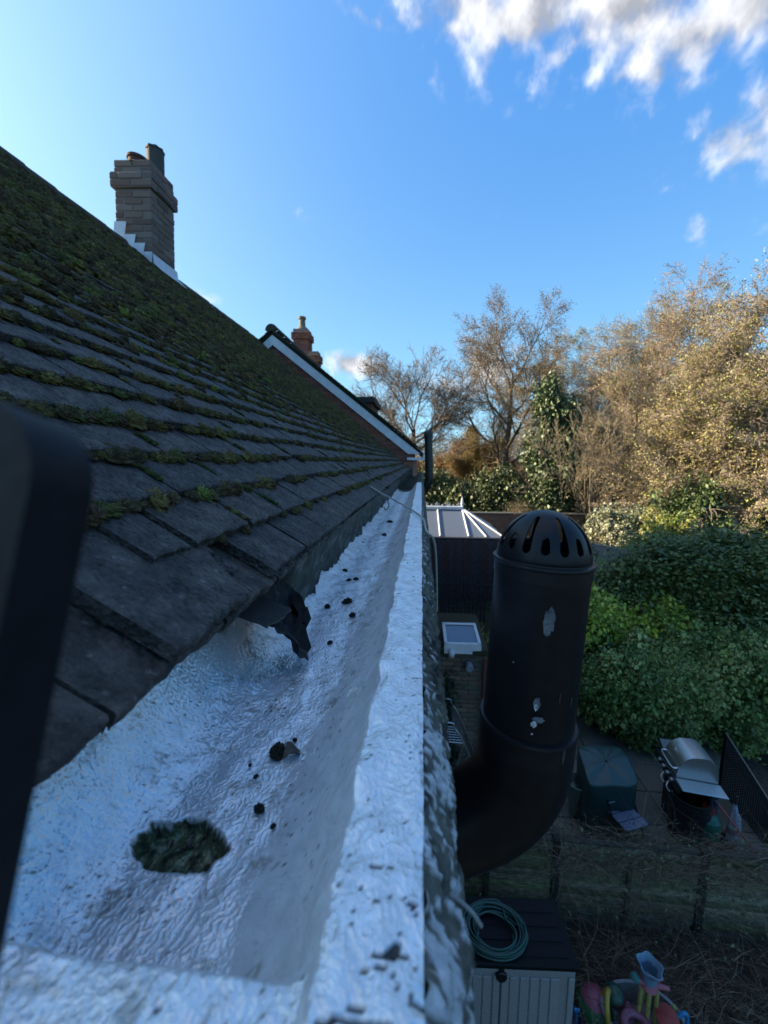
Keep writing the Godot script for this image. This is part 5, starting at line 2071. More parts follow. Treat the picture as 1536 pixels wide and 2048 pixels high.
# ---------------------------------------------------------------- boundary fence with dead climber
func build_fence() -> void:
	var z := -4.1
	var fe := thing("fence", Vector3(2.4, 0, z), "algae-green overlap timber fence matted with dead climber stems", "fence")
	var off := xf(-fe.position)
	var top := 0.94
	var joints := [0.06, 1.62, 3.22, 5.0]
	var cols := [Color(0.30, 0.31, 0.14), Color(0.34, 0.29, 0.18), Color(0.25, 0.25, 0.13), Color(0.38, 0.34, 0.22)]
	for k in 3:
		var xa: float = joints[k] + 0.05
		var xb: float = joints[k + 1] - 0.05
		for j in 10:
			var g := Geo.new()
			var y := 0.06 + j * 0.092
			# wavy-edged slat, lower edge proud of the one below
			var n := 14
			var pts := PackedVector3Array()
			var cs := PackedColorArray()
			var cc: Color = jit(cols[rng.randi() % 4], 0.35)
			for r in 3:
				for i in n + 1:
					var x := lerpf(xa, xb, float(i) / n)
					var wav := 0.012 * nz.get_noise_2d(x * 2.3 + k * 9.0, j * 7.0)
					var yy: float = [y + 0.100 + wav, y + 0.097 + wav, y - 0.006][r]
					var zz: float = [z - 0.008, z + 0.036, z + 0.012][r]
					pts.push_back(Vector3(x, yy, zz + 0.006 * nz.get_noise_2d(x * 1.1, j * 3.0)))
					cs.push_back(cc)
			g.grid(3, n + 1, pts, cs, true)
			part("slat", g, mats["slat"], fe, off)
		var g2 := Geo.new()
		g2.bevel_box(xf(Vector3((xa + xb) / 2, top + 0.11, z + 0.008)), Vector3(xb - xa, 0.025, 0.06), 0.006, Color(0.075, 0.07, 0.05))
		part("capping", g2, mats["slat"], fe, off)
		g2 = Geo.new()
		for x in [lerpf(xa, xb, 0.5)]:
			g2.box(xf(Vector3(x, 0.5, z + 0.056)), Vector3(0.045, 0.85, 0.016), Color(0.13, 0.13, 0.08))
		part("batten", g2, mats["wood"], fe, off)
	for x in joints:
		var g := Geo.new()
		g.bevel_box(xf(Vector3(x, 0.54, z)), Vector3(0.09, 1.08, 0.09), 0.008, Color(0.05, 0.052, 0.036))
		part("post", g, mats["wood"], fe, off)
	# tangle of dead stems over the fence, its foot and the bed in front
	var stems := Geo.new()
	for i in 5200:
		var zone := rng.randf()
		var p: Vector3
		var d := Vector3(rng.randf_range(-1, 1), rng.randf_range(-0.35, 0.35), rng.randf_range(-0.5, 0.5))
		if zone < 0.27:
			var cx := rng.randf_range(1.4, 5.0)
			p = Vector3(cx, 1.0 + rng.randf_range(-0.14, 0.07), z + rng.randf_range(-0.25, 0.22))
		elif zone < 0.31:
			p = Vector3(rng.randf_range(1.7, 5.0), rng.randf_range(0.25, 1.15), z + rng.randf_range(0.04, 0.16))
			d.y = rng.randf_range(-1, 0.5)
		else:
			var u := pow(rng.randf(), 0.7)
			p = Vector3(rng.randf_range(1.45, 4.8), rng.randf_range(0.02, 0.46) * (1.0 - 0.4 * u), z + 0.16 + u * 1.7)
			d.y *= 0.8
		d = d.normalized()
		var len := rng.randf_range(0.15, 0.75)
		var pts := PackedVector3Array()
		var rad := PackedFloat32Array()
		var r := rng.randf_range(0.0016, 0.0042)
		var q := p
		for k in 6:
			pts.push_back(q)
			rad.push_back(r * (1.0 - 0.12 * k))
			d = (d + Vector3(rng.randf_range(-0.4, 0.4), rng.randf_range(-0.38, 0.22), rng.randf_range(-0.4, 0.4))).normalized()
			q += d * len / 5.0
			if q.y < 0.03:
				q.y = 0.03
		var t := rng.randf()
		var c := jit(Color(0.21, 0.15, 0.10) if t < 0.6 else (Color(0.33, 0.27, 0.19) if t < 0.85 else Color(0.05, 0.055, 0.03)), 0.3)
		stems.tube(pts, rad, 3, c, false)
	var cl := part("dead_climber", stems, mats["bark"], self)
	cl.set_meta("kind", "stuff")
	tag(cl, "mat of dead brown climber stems over the fence and bed", "climber")
	# leaves still on it
	var xfm := []
	var cs2 := []
	for i in 380:
		var p := Vector3(rng.randf_range(1.5, 5.0), 1.0 + rng.randf_range(-0.25, 0.10), z + rng.randf_range(-0.2, 0.25))
		if rng.randf() < 0.35:
			p = Vector3(rng.randf_range(0.6, 4.8), rng.randf_range(0.1, 1.0), z + rng.randf_range(0.05, 0.5))
		xfm.append(Transform3D(Basis(Vector3(rng.randf_range(-1, 1), 1, rng.randf_range(-1, 1)).normalized(), rng.randf() * TAU).scaled_local(Vector3.ONE * rng.randf_range(0.10, 0.22)), p))
		cs2.append(jit(Color(0.07, 0.10, 0.045), 0.5))
	var lv := many("climber_leaves", leaf_cluster(3, 5, 0.18, 0.5), xfm, cs2, self)
	lv.set_meta("kind", "stuff")
	tag(lv, "scattered small green leaves on the dead climber", "leaves")

# ---------------------------------------------------------------- storage box with hose
func build_storage() -> void:
	var lidy := 1.2
	var fr := on_y(1147, 1934, lidy - 0.04)
	var fl := on_y(1003, 1928, lidy - 0.04)
	var dirx := Vector3(fr.x - fl.x, 0, fr.z - fl.z).normalized()
	var turn := -atan2(dirx.z, dirx.x)
	var half := fr.distance_to(fl) + 0.03
	var t := thing("storage_box", Vector3(fl.x, 0.045, fl.z) , "beige plastic garden storage box with black lid and latch", "storage box", "", turn)
	# local: x to the right along the front, origin at the middle of the front, +z towards the lens
	var beige := Color(0.36, 0.345, 0.33)
	var hh := lidy - 0.045 - 0.06
	var dep := 0.46
	var g := Geo.new()
	var dk := Color(0.10, 0.10, 0.10)
	for s in [[Vector3(0, hh / 2, -dep), Vector3(half * 2, hh, 0.03)], [Vector3(half - 0.015, hh / 2, -dep / 2 - 0.02), Vector3(0.03, hh, dep - 0.06)], [Vector3(-half + 0.015, hh / 2, -dep / 2 - 0.02), Vector3(0.03, hh, dep - 0.06)], [Vector3(0, 0.03, -dep / 2 - 0.02), Vector3(half * 2 - 0.08, 0.05, dep - 0.1)]]:
		g.bevel_box(xf(s[0]), s[1], 0.006, beige)
	part("carcass", g, mats["plastic"], t)
	for sgn in [-1.0, 1.0]:
		g = Geo.new()
		g.bevel_box(xf(Vector3(sgn * half / 2, hh / 2, -0.02)), Vector3(half - 0.008, hh - 0.01, 0.022), 0.004, beige * 0.92)
		var dr := part("door", g, mats["plastic"], t)
		# raised ribs with recesses between
		for i in 5:
			g = Geo.new()
			var w := 0.074
			g.bevel_box(xf(Vector3(sgn * (0.115 + i * 0.086), hh / 2 - 0.045, -0.006)), Vector3(w, hh - 0.14, 0.014), 0.005, beige)
			part("rib", g, mats["plastic"], dr)
		g = Geo.new()
		g.bevel_box(xf(Vector3(sgn * (half / 2), hh - 0.035, -0.004)), Vector3(half - 0.03, 0.055, 0.016), 0.005, beige)
		g.bevel_box(xf(Vector3(sgn * (half - 0.035), hh / 2 - 0.04, -0.004)), Vector3(0.055, hh - 0.12, 0.016), 0.005, beige)
		g.bevel_box(xf(Vector3(sgn * 0.036, hh / 2 - 0.04, -0.004)), Vector3(0.060, hh - 0.12, 0.016), 0.005, beige)
		part("stile", g, mats["plastic"], dr)
	g = Geo.new()
	g.bevel_box(xf(Vector3(0, hh + 0.03, -dep / 2)), Vector3(half * 2 + 0.03, 0.055, dep + 0.06), 0.012, Color(0.007, 0.008, 0.011))
	var lid := part("lid", g, mats["dull_black"], t)
	for i in 4:
		g = Geo.new()
		g.bevel_box(xf(Vector3(0, hh + 0.06, -0.07 - i * 0.11)), Vector3(half * 2 - 0.12, 0.01, 0.08), 0.003, Color(0.009, 0.010, 0.013))
		part("lid_panel", g, mats["dull_black"], lid)
	g = Geo.new()
	g.bevel_box(xf(Vector3(0, hh - 0.02, 0.012)), Vector3(0.045, 0.10, 0.02), 0.006, Color(0.01, 0.01, 0.012))
	g.lathe(Transform3D(Basis(Vector3.RIGHT, PI / 2), Vector3(0, hh - 0.085, 0.0)), PackedVector2Array([Vector2(0.048, -0.004), Vector2(0.048, 0.022), Vector2(0.042, 0.028), Vector2(0.0, 0.028)]), 24, Color(0.01, 0.01, 0.012))
	part("latch", g, mats["plastic"], t)
	# coil of green hose on the lid
	var hc := on_y(988, 1862, lidy + 0.02)
	var h := thing("hose_coil", Vector3(hc.x, 1.211, hc.z), "loose coil of teal-green garden hose on black box lid", "hose")
	var ctrl := []
	var loops := 9
	for i in loops * 14:
		var a := TAU * i / 14.0
		var l := i / 14.0
		var r := 0.15 + 0.14 * fmod(l * 0.37 + 0.1 * sin(l * 2.1), 1.0)
		ctrl.append(Vector3(cos(a) * r * 1.06 + 0.02 * sin(l * 3.0), 0.012 + 0.013 * fmod(l, 4.0) * 0.9 + 0.005 * sin(a * 3.0), sin(a) * r * 0.78 + 0.02 * cos(l * 4.1)))
	var pth := spline(ctrl, 3)
	g = Geo.new()
	g.tube(pth, flat(pth.size(), 0.0095), 8, Color(0.010, 0.075, 0.062))
	part("tube", g, mats["plastic"], h)
	g = Geo.new()
	var last: Vector3 = ctrl[-1]
	g.tube(PackedVector3Array([last, last + Vector3(0.03, 0.0, -0.04)]), flat(2, 0.014), 10, Color(0.02, 0.02, 0.02))
	part("connector", g, mats["plastic"], h)

# ---------------------------------------------------------------- toys at the foot of the fence
func build_toys() -> void:
	var z := -3.1
	# water tower toy: funnel, arms, posts
	var f := on_z(1300, 1935, z)
	var base := on_z(1296, 2046, z)
	var t := thing("water_tower_toy", Vector3(f.x, 0.05, z), "toy water tower with pale blue flower funnel on yellow posts", "toy")
	var off := xf(-t.position)
	var u := 0.0045                         # metres per photograph pixel there
	var fy := f.y
	var g := Geo.new()
	var flare := PackedFloat32Array()
	for i in 40:
		flare.push_back(1.0 + 0.10 * cos(TAU * i / 8.0))
	var blue := Color(0.17, 0.30, 0.40)
	g.lathe(xf(Vector3(f.x, fy, z)), PackedVector2Array([Vector2(0.052, -0.155), Vector2(0.064, -0.07), Vector2(0.070, -0.03)]), 40, blue)
	g.lathe(xf(Vector3(f.x, fy, z)), PackedVector2Array([Vector2(0.070, -0.03), Vector2(0.088, -0.005), Vector2(0.098, 0.028), Vector2(0.094, 0.030), Vector2(0.074, 0.0), Vector2(0.062, -0.02), Vector2(0.055, -0.12), Vector2(0, -0.13)]), 40, blue, flare)
	part("funnel", g, mats["plastic"], t, off)
	var cy := fy - 0.17
	g = Geo.new()
	var pink := Color(0.42, 0.12, 0.16)
	g.lathe(xf(Vector3(f.x, cy, z)), PackedVector2Array([Vector2(0.0, -0.04), Vector2(0.06, -0.04), Vector2(0.075, -0.01), Vector2(0.055, 0.03), Vector2(0.0, 0.03)]), 20, pink)
	for a in [Vector3(0.16, 0.01, 0.03), Vector3(0.155, -0.02, -0.06), Vector3(-0.13, 0.05, 0.02)]:
		g.tube(PackedVector3Array([Vector3(f.x, cy, z), Vector3(f.x, cy, z) + a]), PackedFloat32Array([0.028, 0.016]), 10, pink if a.x < 0.16 else Color(0.42, 0.04, 0.07))
	part("collar", g, mats["plastic"], t, off)
	g = Geo.new()
	g.lathe(Transform3D(Basis(Vector3.BACK, 0.8), Vector3(f.x - 0.125, cy + 0.07, z + 0.02)), PackedVector2Array([Vector2(0, -0.03), Vector2(0.03, -0.02), Vector2(0.034, 0.02), Vector2(0, 0.03)]), 12, Color(0.05, 0.24, 0.22))
	part("spinner", g, mats["plastic"], t, off)
	for d in [Vector3(-0.075, 0, 0.03), Vector3(-0.02, 0, 0.055), Vector3(0.06, 0, 0.03), Vector3(0.0, 0, -0.06)]:
		g = Geo.new()
		g.tube(PackedVector3Array([Vector3(f.x, 0.28, z) + d * 1.1, Vector3(f.x, cy - 0.01, z) + d]), flat(2, 0.019), 12, Color(0.40, 0.34, 0.11))
		part("post", g, mats["plastic"], t, off)
	g = Geo.new()
	var mauve := Color(0.26, 0.09, 0.13)
	var knob := PackedFloat32Array()
	for i in 36:
		knob.push_back(1.0 + 0.18 * cos(TAU * i / 6.0))
	g.lathe(xf(Vector3(f.x - 0.02, 0.20, z + 0.03)), PackedVector2Array([Vector2(0.0, 0.0), Vector2(0.17, 0.0), Vector2(0.18, 0.05), Vector2(0.14, 0.10), Vector2(0.0, 0.12)]), 36, mauve, knob)
	part("base", g, mats["plastic"], t, off)
	# tub that holds the toys
	var tb := thing("toy_tub", Vector3(f.x - 0.02, 0.05, z + 0.02), "pale oval toy tub with yellow handle holding toys by the fence", "tub")
	g = Geo.new()
	g.lathe(Transform3D(Basis().scaled(Vector3(1.15, 1, 0.80)), Vector3.ZERO), PackedVector2Array([Vector2(0, 0), Vector2(0.24, 0), Vector2(0.30, 0.30), Vector2(0.315, 0.30), Vector2(0.315, 0.33), Vector2(0.285, 0.33), Vector2(0.25, 0.14), Vector2(0, 0.13)]), 44, Color(0.20, 0.22, 0.23))
	part("tub", g, mats["plastic"], tb)
	g = Geo.new()
	var hp := spline([Vector3(-0.34, 0.30, 0.08), Vector3(-0.35, 0.42, 0.05), Vector3(-0.32, 0.47, -0.02), Vector3(-0.28, 0.44, -0.08), Vector3(-0.30, 0.32, -0.12)], 6)
	g.tube(hp, flat(hp.size(), 0.022), 12, Color(0.42, 0.29, 0.04))
	part("handle", g, mats["plastic"], tb)
	# loose toys lying in it
	var sets := [["toy_ball", Vector3(-0.22, 0.33, -0.08), "dark green toy ball in the pale tub", Color(0.015, 0.07, 0.045)], ["toy_ring", Vector3(-0.12, 0.36, 0.12), "mauve stacking ring toy in the pale tub", mauve], ["toy_cup", Vector3(0.17, 0.33, 0.06), "white toy can with blue scribble print and red rim", Color(0.50, 0.58, 0.64)], ["toy_spade", Vector3(0.31, 0.33, 0.04), "bright blue toy spade handle at tub's edge", Color(0.02, 0.22, 0.46)], ["toy_block", Vector3(0.25, 0.34, 0.0), "yellow-green toy block beside the blue spade", Color(0.22, 0.24, 0.05)], ["toy_duck", Vector3(-0.02, 0.30, 0.20), "small yellow toy boat in the pale tub", Color(0.45, 0.35, 0.03)]]
	for s in sets:
		var p: Vector3 = tb.position + s[1]
		var o := thing(s[0], p, s[2], "toy")
		g = Geo.new()
		var c: Color = s[3]
		match s[0]:
			"toy_ball":
				var pr := PackedVector2Array()
				for i in 13:
					var a := -PI / 2 + PI * i / 12.0
					pr.push_back(Vector2(cos(a) * 0.085, 0.06 + sin(a) * 0.085))
				g.lathe(Transform3D(), pr, 20, c)
				part("ball", g, mats["plastic"], o)
				g = Geo.new()
				g.lathe(Transform3D(Basis(Vector3.BACK, 0.5), Vector3(0, 0.06, 0)), PackedVector2Array([Vector2(0.0855, -0.012), Vector2(0.087, 0.0), Vector2(0.0855, 0.012)]), 20, Color(0.10, 0.02, 0.03))
				part("band", g, mats["plastic"], o)
			"toy_ring":
				var ringp := PackedVector3Array()
				for i in 25:
					ringp.push_back(Vector3(cos(TAU * i / 24.0) * 0.10, 0.02, sin(TAU * i / 24.0) * 0.10))
				g.tube(ringp, flat(25, 0.035), 12, c, false)
				part("ring", g, mats["plastic"], o)
			"toy_cup":
				var lay := Transform3D(Basis(Vector3.BACK, 0.22) * Basis(Vector3.RIGHT, 0.15), Vector3.ZERO)
				g.lathe(lay, PackedVector2Array([Vector2(0, -0.05), Vector2(0.075, -0.05), Vector2(0.082, 0.15), Vector2(0.0, 0.15)]), 24, c)
				part("can", g, mats["plastic"], o)
				g = Geo.new()
				g.lathe(lay, PackedVector2Array([Vector2(0.083, 0.14), Vector2(0.09, 0.15), Vector2(0.088, 0.165), Vector2(0.0, 0.168)]), 24, Color(0.30, 0.03, 0.025))
				g.lathe(lay, PackedVector2Array([Vector2(0.0755, -0.06), Vector2(0.08, -0.05), Vector2(0.0785, -0.035)]), 24, Color(0.30, 0.03, 0.025))
				part("rim", g, mats["plastic"], o)
				for i in 7:
					g = Geo.new()
					var sp := []
					for k in 4:
						var a := 1.1 + 0.25 * i * 0.9 - 0.6 + rng.randf_range(-0.25, 0.25)
						sp.append(lay * Vector3(cos(a) * 0.0808, 0.02 + k * 0.03 + rng.randf_range(-0.02, 0.02), sin(a) * 0.0808))
					var pt := spline(sp, 3)
					g.tube(pt, flat(pt.size(), 0.004), 4, Color(0.02, 0.09, 0.22))
					part("scribble", g, mats["plastic"], o)
			"toy_spade":
				var hp2 := spline([Vector3(-0.05, 0.11, 0), Vector3(0.0, 0.15, 0), Vector3(0.025, 0.09, 0), Vector3(0.02, -0.10, 0.02)], 6)
				g.tube(hp2, flat(hp2.size(), 0.017), 10, c)
				part("handle", g, mats["plastic"], o)
				g = Geo.new()
				g.bevel_box(xf(Vector3(0.02, -0.16, 0.02)), Vector3(0.09, 0.13, 0.012), 0.004, c)
				part("blade", g, mats["plastic"], o)
			"toy_block":
				g.bevel_box(Transform3D(Basis(Vector3.UP, 0.5), Vector3(0, 0.05, 0)), Vector3(0.06, 0.12, 0.06), 0.008, c)
				part("block", g, mats["plastic"], o)
				g = Geo.new()
				g.lathe(xf(Vector3(0, 0.11, 0)), PackedVector2Array([Vector2(0.02, 0), Vector2(0.02, 0.025), Vector2(0, 0.025)]), 12, c)
				part("stud", g, mats["plastic"], o)
			_:
				g.lathe(Transform3D(Basis().scaled(Vector3(1.5, 1, 1)), Vector3.ZERO), PackedVector2Array([Vector2(0, -0.02), Vector2(0.03, -0.015), Vector2(0.05, 0.03), Vector2(0.042, 0.03), Vector2(0.0, 0.0)]), 16, c)
				part("hull", g, mats["plastic"], o)
				g = Geo.new()
				g.bevel_box(xf(Vector3(0.0, 0.035, 0)), Vector3(0.04, 0.05, 0.035), 0.006, Color(0.4, 0.1, 0.05))
				part("cabin", g, mats["plastic"], o)
	# blue bucket with spade, green and pink ball beside the storage box
	var q := on_z(1146, 2046, -3.1)
	var bk := thing("toy_bucket", Vector3(q.x + 0.03, 0.05, q.z), "dark blue toy bucket with light blue spade beside the storage box", "bucket")
	g = Geo.new()
	var by := q.y - 0.05
	g.lathe(Transform3D(), PackedVector2Array([Vector2(0, 0), Vector2(0.07, 0), Vector2(0.105, by), Vector2(0.115, by + 0.005), Vector2(0.115, by + 0.02), Vector2(0.10, by + 0.02), Vector2(0.08, 0.05), Vector2(0, 0.05)]), 28, Color(0.008, 0.045, 0.16))
	part("pail", g, mats["plastic"], bk)
	g = Geo.new()
	rod(g, Vector3(0.0, 0.06, 0), Vector3(-0.005, by + 0.15, 0), 0.010, Color(0.03, 0.24, 0.50))
	g.bevel_box(xf(Vector3(-0.005, by + 0.15, 0)), Vector3(0.05, 0.04, 0.012), 0.004, Color(0.03, 0.24, 0.50))
	part("spade", g, mats["plastic"], bk)
	q = on_z(1186, 2044, -3.2)
	var bl := thing("play_ball", Vector3(q.x, 0.05, q.z), "green and pink play ball beside the blue bucket", "ball")
	g = Geo.new()
	var rr := 0.16
	for band in 4:
		g = Geo.new()
		var pr := PackedVector2Array()
		for i in 5:
			var a := -PI / 2 + PI * (band * 4 + i) / 16.0
			pr.push_back(Vector2(cos(a) * rr, rr + sin(a) * rr))
		g.lathe(Transform3D(Basis(Vector3.BACK, 0.0), Vector3.ZERO), pr, 28, Color(0.03, 0.12, 0.04) if band % 2 == 0 else Color(0.30, 0.07, 0.11))
		part("panel", g, mats["plastic"], bl)

# ---------------------------------------------------------------- trees and hedges
func leaf_cluster(sd: int, count: int, size: float, spread: float, gloss := false, droop := 0.0) -> ArrayMesh:
	# loose spray of pointed leaves in a unit ball; vertex colours are tints of the instance colour
	var g := Geo.new()
	var r := RandomNumberGenerator.new()
	r.seed = sd
	for i in count:
		var p := Vector3(r.randfn(0, 0.45), r.randfn(0, 0.40), r.randfn(0, 0.45)) * spread * 2.0
		var d := Vector3(r.randf_range(-1, 1), r.randf_range(-0.8, 0.4) - droop, r.randf_range(-1, 1)).normalized()
		var nn := Vector3(r.randf_range(-0.7, 0.7), 1, r.randf_range(-0.7, 0.7)).normalized()
		var s := d.cross(nn).normalized()
		var l := size * r.randf_range(0.7, 1.3)
		var w := l * r.randf_range(0.30, 0.42)
		var k := r.randf_range(0.6, 1.25)
		var c := Color(k * r.randf_range(0.9, 1.15), k, k * r.randf_range(0.8, 1.1))
		var fold := d.cross(s) * l * 0.12
		var a := p
		var b := p + d * l * 0.45 + s * w + fold
		var e := p + d * l
		var f := p + d * l * 0.45 - s * w + fold
		g.tri(a, b, e, c)
		g.tri(a, e, f, c)
	return g.mesh(mats["ivy"] if gloss else mats["leaf"])

class Grow:
	var geo := Geo.new()
	var tips := []
	var rng := RandomNumberGenerator.new()
	var levels := 4
	var kids := [8, 7, 6, 5]
	var ratio := [0.55, 0.5, 0.45, 0.45]
	var angle := [0.9, 0.8, 0.8, 0.8]
	var wig := 0.18
	var rise := [0.0, 0.12, 0.06, 0.02, 0.0]
	var thin := 0.55
	var start := 0.35
	var min_r := 0.009
	var sides := [9, 6, 4, 3, 3]
	var segs := [10, 8, 6, 4, 3]
	var col := Color(0.12, 0.10, 0.08)
	var col_tip := Color(0.14, 0.11, 0.09)
	func branch(p: Vector3, d: Vector3, length: float, r: float, level: int) -> void:
		var n: int = segs[level]
		var pts := PackedVector3Array()
		var rad := PackedFloat32Array()
		var q := p
		var dirs := []
		var r_end := maxf(r * (0.35 if level < levels else 0.3), min_r * 0.6)
		for i in n + 1:
			pts.push_back(q)
			rad.push_back(maxf(lerpf(r, r_end, float(i) / n), min_r * 0.6))
			dirs.append(d)
			var k := wig * (1.0 if level > 0 else 0.45)
			d = (d + Vector3(rng.randf_range(-k, k), rng.randf_range(-k, k) + rise[level], rng.randf_range(-k, k))).normalized()
			q += d * length / n
		var f := float(level) / levels
		geo.tube(pts, rad, sides[level], col.lerp(col_tip, f), level == 0)
		if level >= levels:
			tips.append([pts[n], d, length])
			return
		var cnt: int = kids[level]
		for i in cnt:
			var s0 := start if level == 0 else 0.22
			var u := s0 + (1.0 - s0) * (i + rng.randf()) / cnt
			if i == cnt - 1:
				u = 1.0
			var fi := u * n
			var i0 := mini(int(fi), n - 1)
			var at := pts[i0].lerp(pts[i0 + 1], fi - i0)
			var dd: Vector3 = dirs[i0]
			var az := rng.randf() * TAU if level > 0 else i * 2.4 + rng.randf() * 0.6
			var side := dd.cross(Vector3.UP if absf(dd.y) < 0.95 else Vector3.RIGHT).normalized().rotated(dd, az)
			var an: float = angle[level] * rng.randf_range(0.65, 1.2) * (1.0 if u < 0.98 else 0.35)
			var nd := (dd * cos(an) + side * sin(an)).normalized()
			var l: float = length * ratio[level] * rng.randf_range(0.75, 1.2) * (1.15 - 0.45 * u if level == 0 else 1.1 - 0.35 * u)
			var rr: float = maxf(lerpf(r, r_end, u) * thin * rng.randf_range(0.8, 1.1), min_r)
			branch(at, nd, l, rr, level + 1)

func tree(called: String, label: String, at: Vector3, height: float, g: Grow, sd: int, trunk_r: float, group := "", leaf_m: Mesh = null, per_tip := 0.0, leaf_size := 1.0, leaf_cols := [], lean := Vector3.ZERO) -> Node3D:
	var t := thing(called, at, label, "tree", group)
	g.rng.seed = sd
	g.branch(Vector3.ZERO - Vector3(0, 0.2, 0), (Vector3.UP + lean).normalized(), height, trunk_r, 0)
	part("trunk", g.geo, mats["bark"], t)
	if leaf_m != null:
		var xs := []
		var cs := []
		for tip in g.tips:
			var k := int(per_tip + rng.randf())
			for i in k:
				var p: Vector3 = tip[0] - (tip[1] as Vector3) * tip[2] * rng.randf_range(0.0, 1.2)
				p += Vector3(rng.randf_range(-0.2, 0.2), rng.randf_range(-0.2, 0.1), rng.randf_range(-0.2, 0.2)) * leaf_size
				xs.append(Transform3D(Basis(Vector3.UP, rng.randf() * TAU).scaled_local(Vector3.ONE * leaf_size * rng.randf_range(0.6, 1.3)), p))
				cs.append(jit(leaf_cols[rng.randi() % leaf_cols.size()], 0.3))
		var cr := many("crown", leaf_m, xs, cs, t)
		cr.set_meta("kind", "stuff")
	return t

func bush(called: String, label: String, cat: String, at: Vector3, blobs: Array, leaf_m: Mesh, density: float, leaf_size: float, cols: Array, group := "") -> Node3D:
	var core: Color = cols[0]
	# blobs: [centre offset, radii]; leaf sprays all through the outer shell, a solid leaf-coloured core added inside to block light
	var t := thing(called, at, label, cat, group)
	var g := Geo.new()
	var xs := []
	var cs := []
	for b in blobs:
		var c: Vector3 = b[0]
		var r: Vector3 = b[1]
		var pts := PackedVector3Array()
		var cc := PackedColorArray()
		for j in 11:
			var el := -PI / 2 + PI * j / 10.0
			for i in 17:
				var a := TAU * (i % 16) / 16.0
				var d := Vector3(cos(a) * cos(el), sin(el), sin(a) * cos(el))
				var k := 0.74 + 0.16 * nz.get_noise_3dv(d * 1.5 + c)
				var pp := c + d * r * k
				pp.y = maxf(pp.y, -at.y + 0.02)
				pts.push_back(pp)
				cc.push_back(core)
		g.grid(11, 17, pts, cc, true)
		var area := 4.0 * PI * pow((pow(r.x * r.y, 1.6) + pow(r.x * r.z, 1.6) + pow(r.y * r.z, 1.6)) / 3.0, 1.0 / 1.6)
		var cnt := int(area * density)
		for i in cnt:
			var d := Vector3(rng.randfn(), rng.randfn(), rng.randfn()).normalized()
			var k := 1.0 + 0.42 * nz.get_noise_3dv(d * 1.9 + c * 1.3) + 0.22 * nz.get_noise_3dv(d * 5.0 + c)
			if rng.randf() < 0.10:
				k += rng.randf_range(0.05, 0.4)
			var rad := lerpf(0.78, 1.03, pow(rng.randf(), 0.6)) * k
			var p := c + d * r * rad
			if p.y + at.y < 0.05:
				continue
			var out := d / r
			var bb := Basis(Vector3.UP, rng.randf() * TAU)
			xs.append(Transform3D(bb.scaled_local(Vector3.ONE * leaf_size * lerpf(0.5, 1.6, pow(rng.randf(), 1.6))), p))
			var pick := nz.get_noise_3dv((at + p) * 0.8) * 0.5 + 0.5
			cs.append(jit(cols[clampi(int((pick * 1.3 - 0.15 + rng.randf_range(-0.25, 0.25)) * cols.size()), 0, cols.size() - 1)], 0.3))
	# stray shoots standing out of the mass
	for b in blobs:
		var c: Vector3 = b[0]
		var r: Vector3 = b[1]
		for i in int(2.0 + 5.0 * r.x):
			var d := Vector3(rng.randfn(), absf(rng.randfn()) * 0.9, rng.randfn()).normalized()
			var p := c + d * r * 0.9
			var l := r.x * rng.randf_range(0.35, 0.9)
			var q := p
			var dir := (d + Vector3(0, 0.5, 0)).normalized()
			var sp := PackedVector3Array()
			var sr := PackedFloat32Array()
			for k in 5:
				sp.push_back(q)
				sr.push_back(0.010 - 0.0016 * k)
				if k > 1:
					xs.append(Transform3D(Basis(Vector3.UP, rng.randf() * TAU).scaled_local(Vector3.ONE * leaf_size * rng.randf_range(0.4, 0.8)), q))
					cs.append(jit(cols[rng.randi() % cols.size()], 0.35))
				dir = (dir + Vector3(rng.randf_range(-0.3, 0.3), rng.randf_range(-0.2, 0.2), rng.randf_range(-0.3, 0.3))).normalized()
				q += dir * l / 4.0
			g.tube(sp, sr, 3, Color(0.14, 0.11, 0.07), false)
	var st := part("core_and_shoots", g, mats["bark"], t)  # added light-blocking cores together with the stray shoot stems
	var cr := many("foliage", leaf_m, xs, cs, t)
	cr.set_meta("kind", "stuff")
	return t

func hedge(sd: int, x0: float, x1: float, low: float, high: float, deep: float, count: int, r0: float, r1: float) -> Array:
	var r := RandomNumberGenerator.new()
	r.seed = sd
	var out := []
	for i in count:
		var x := r.randf_range(x0, x1)
		var top := high * (0.86 + 0.22 * nz.get_noise_2d(x * 0.9 + sd, 3.0))
		var rr := r.randf_range(r0, r1)
		var y := lerpf(low, top - rr * 0.7, pow(r.randf(), 0.8))
		out.append([Vector3(x, y, r.randf_range(-deep, deep) * (1.2 - 0.5 * y / high)), Vector3(rr * r.randf_range(0.9, 1.5), rr * r.randf_range(0.8, 1.3), rr)])
	return out
func on_ground(px: float, z: float) -> Vector3:
	var p := on_z(px, 921, z)
	return Vector3(p.x, 0, z)

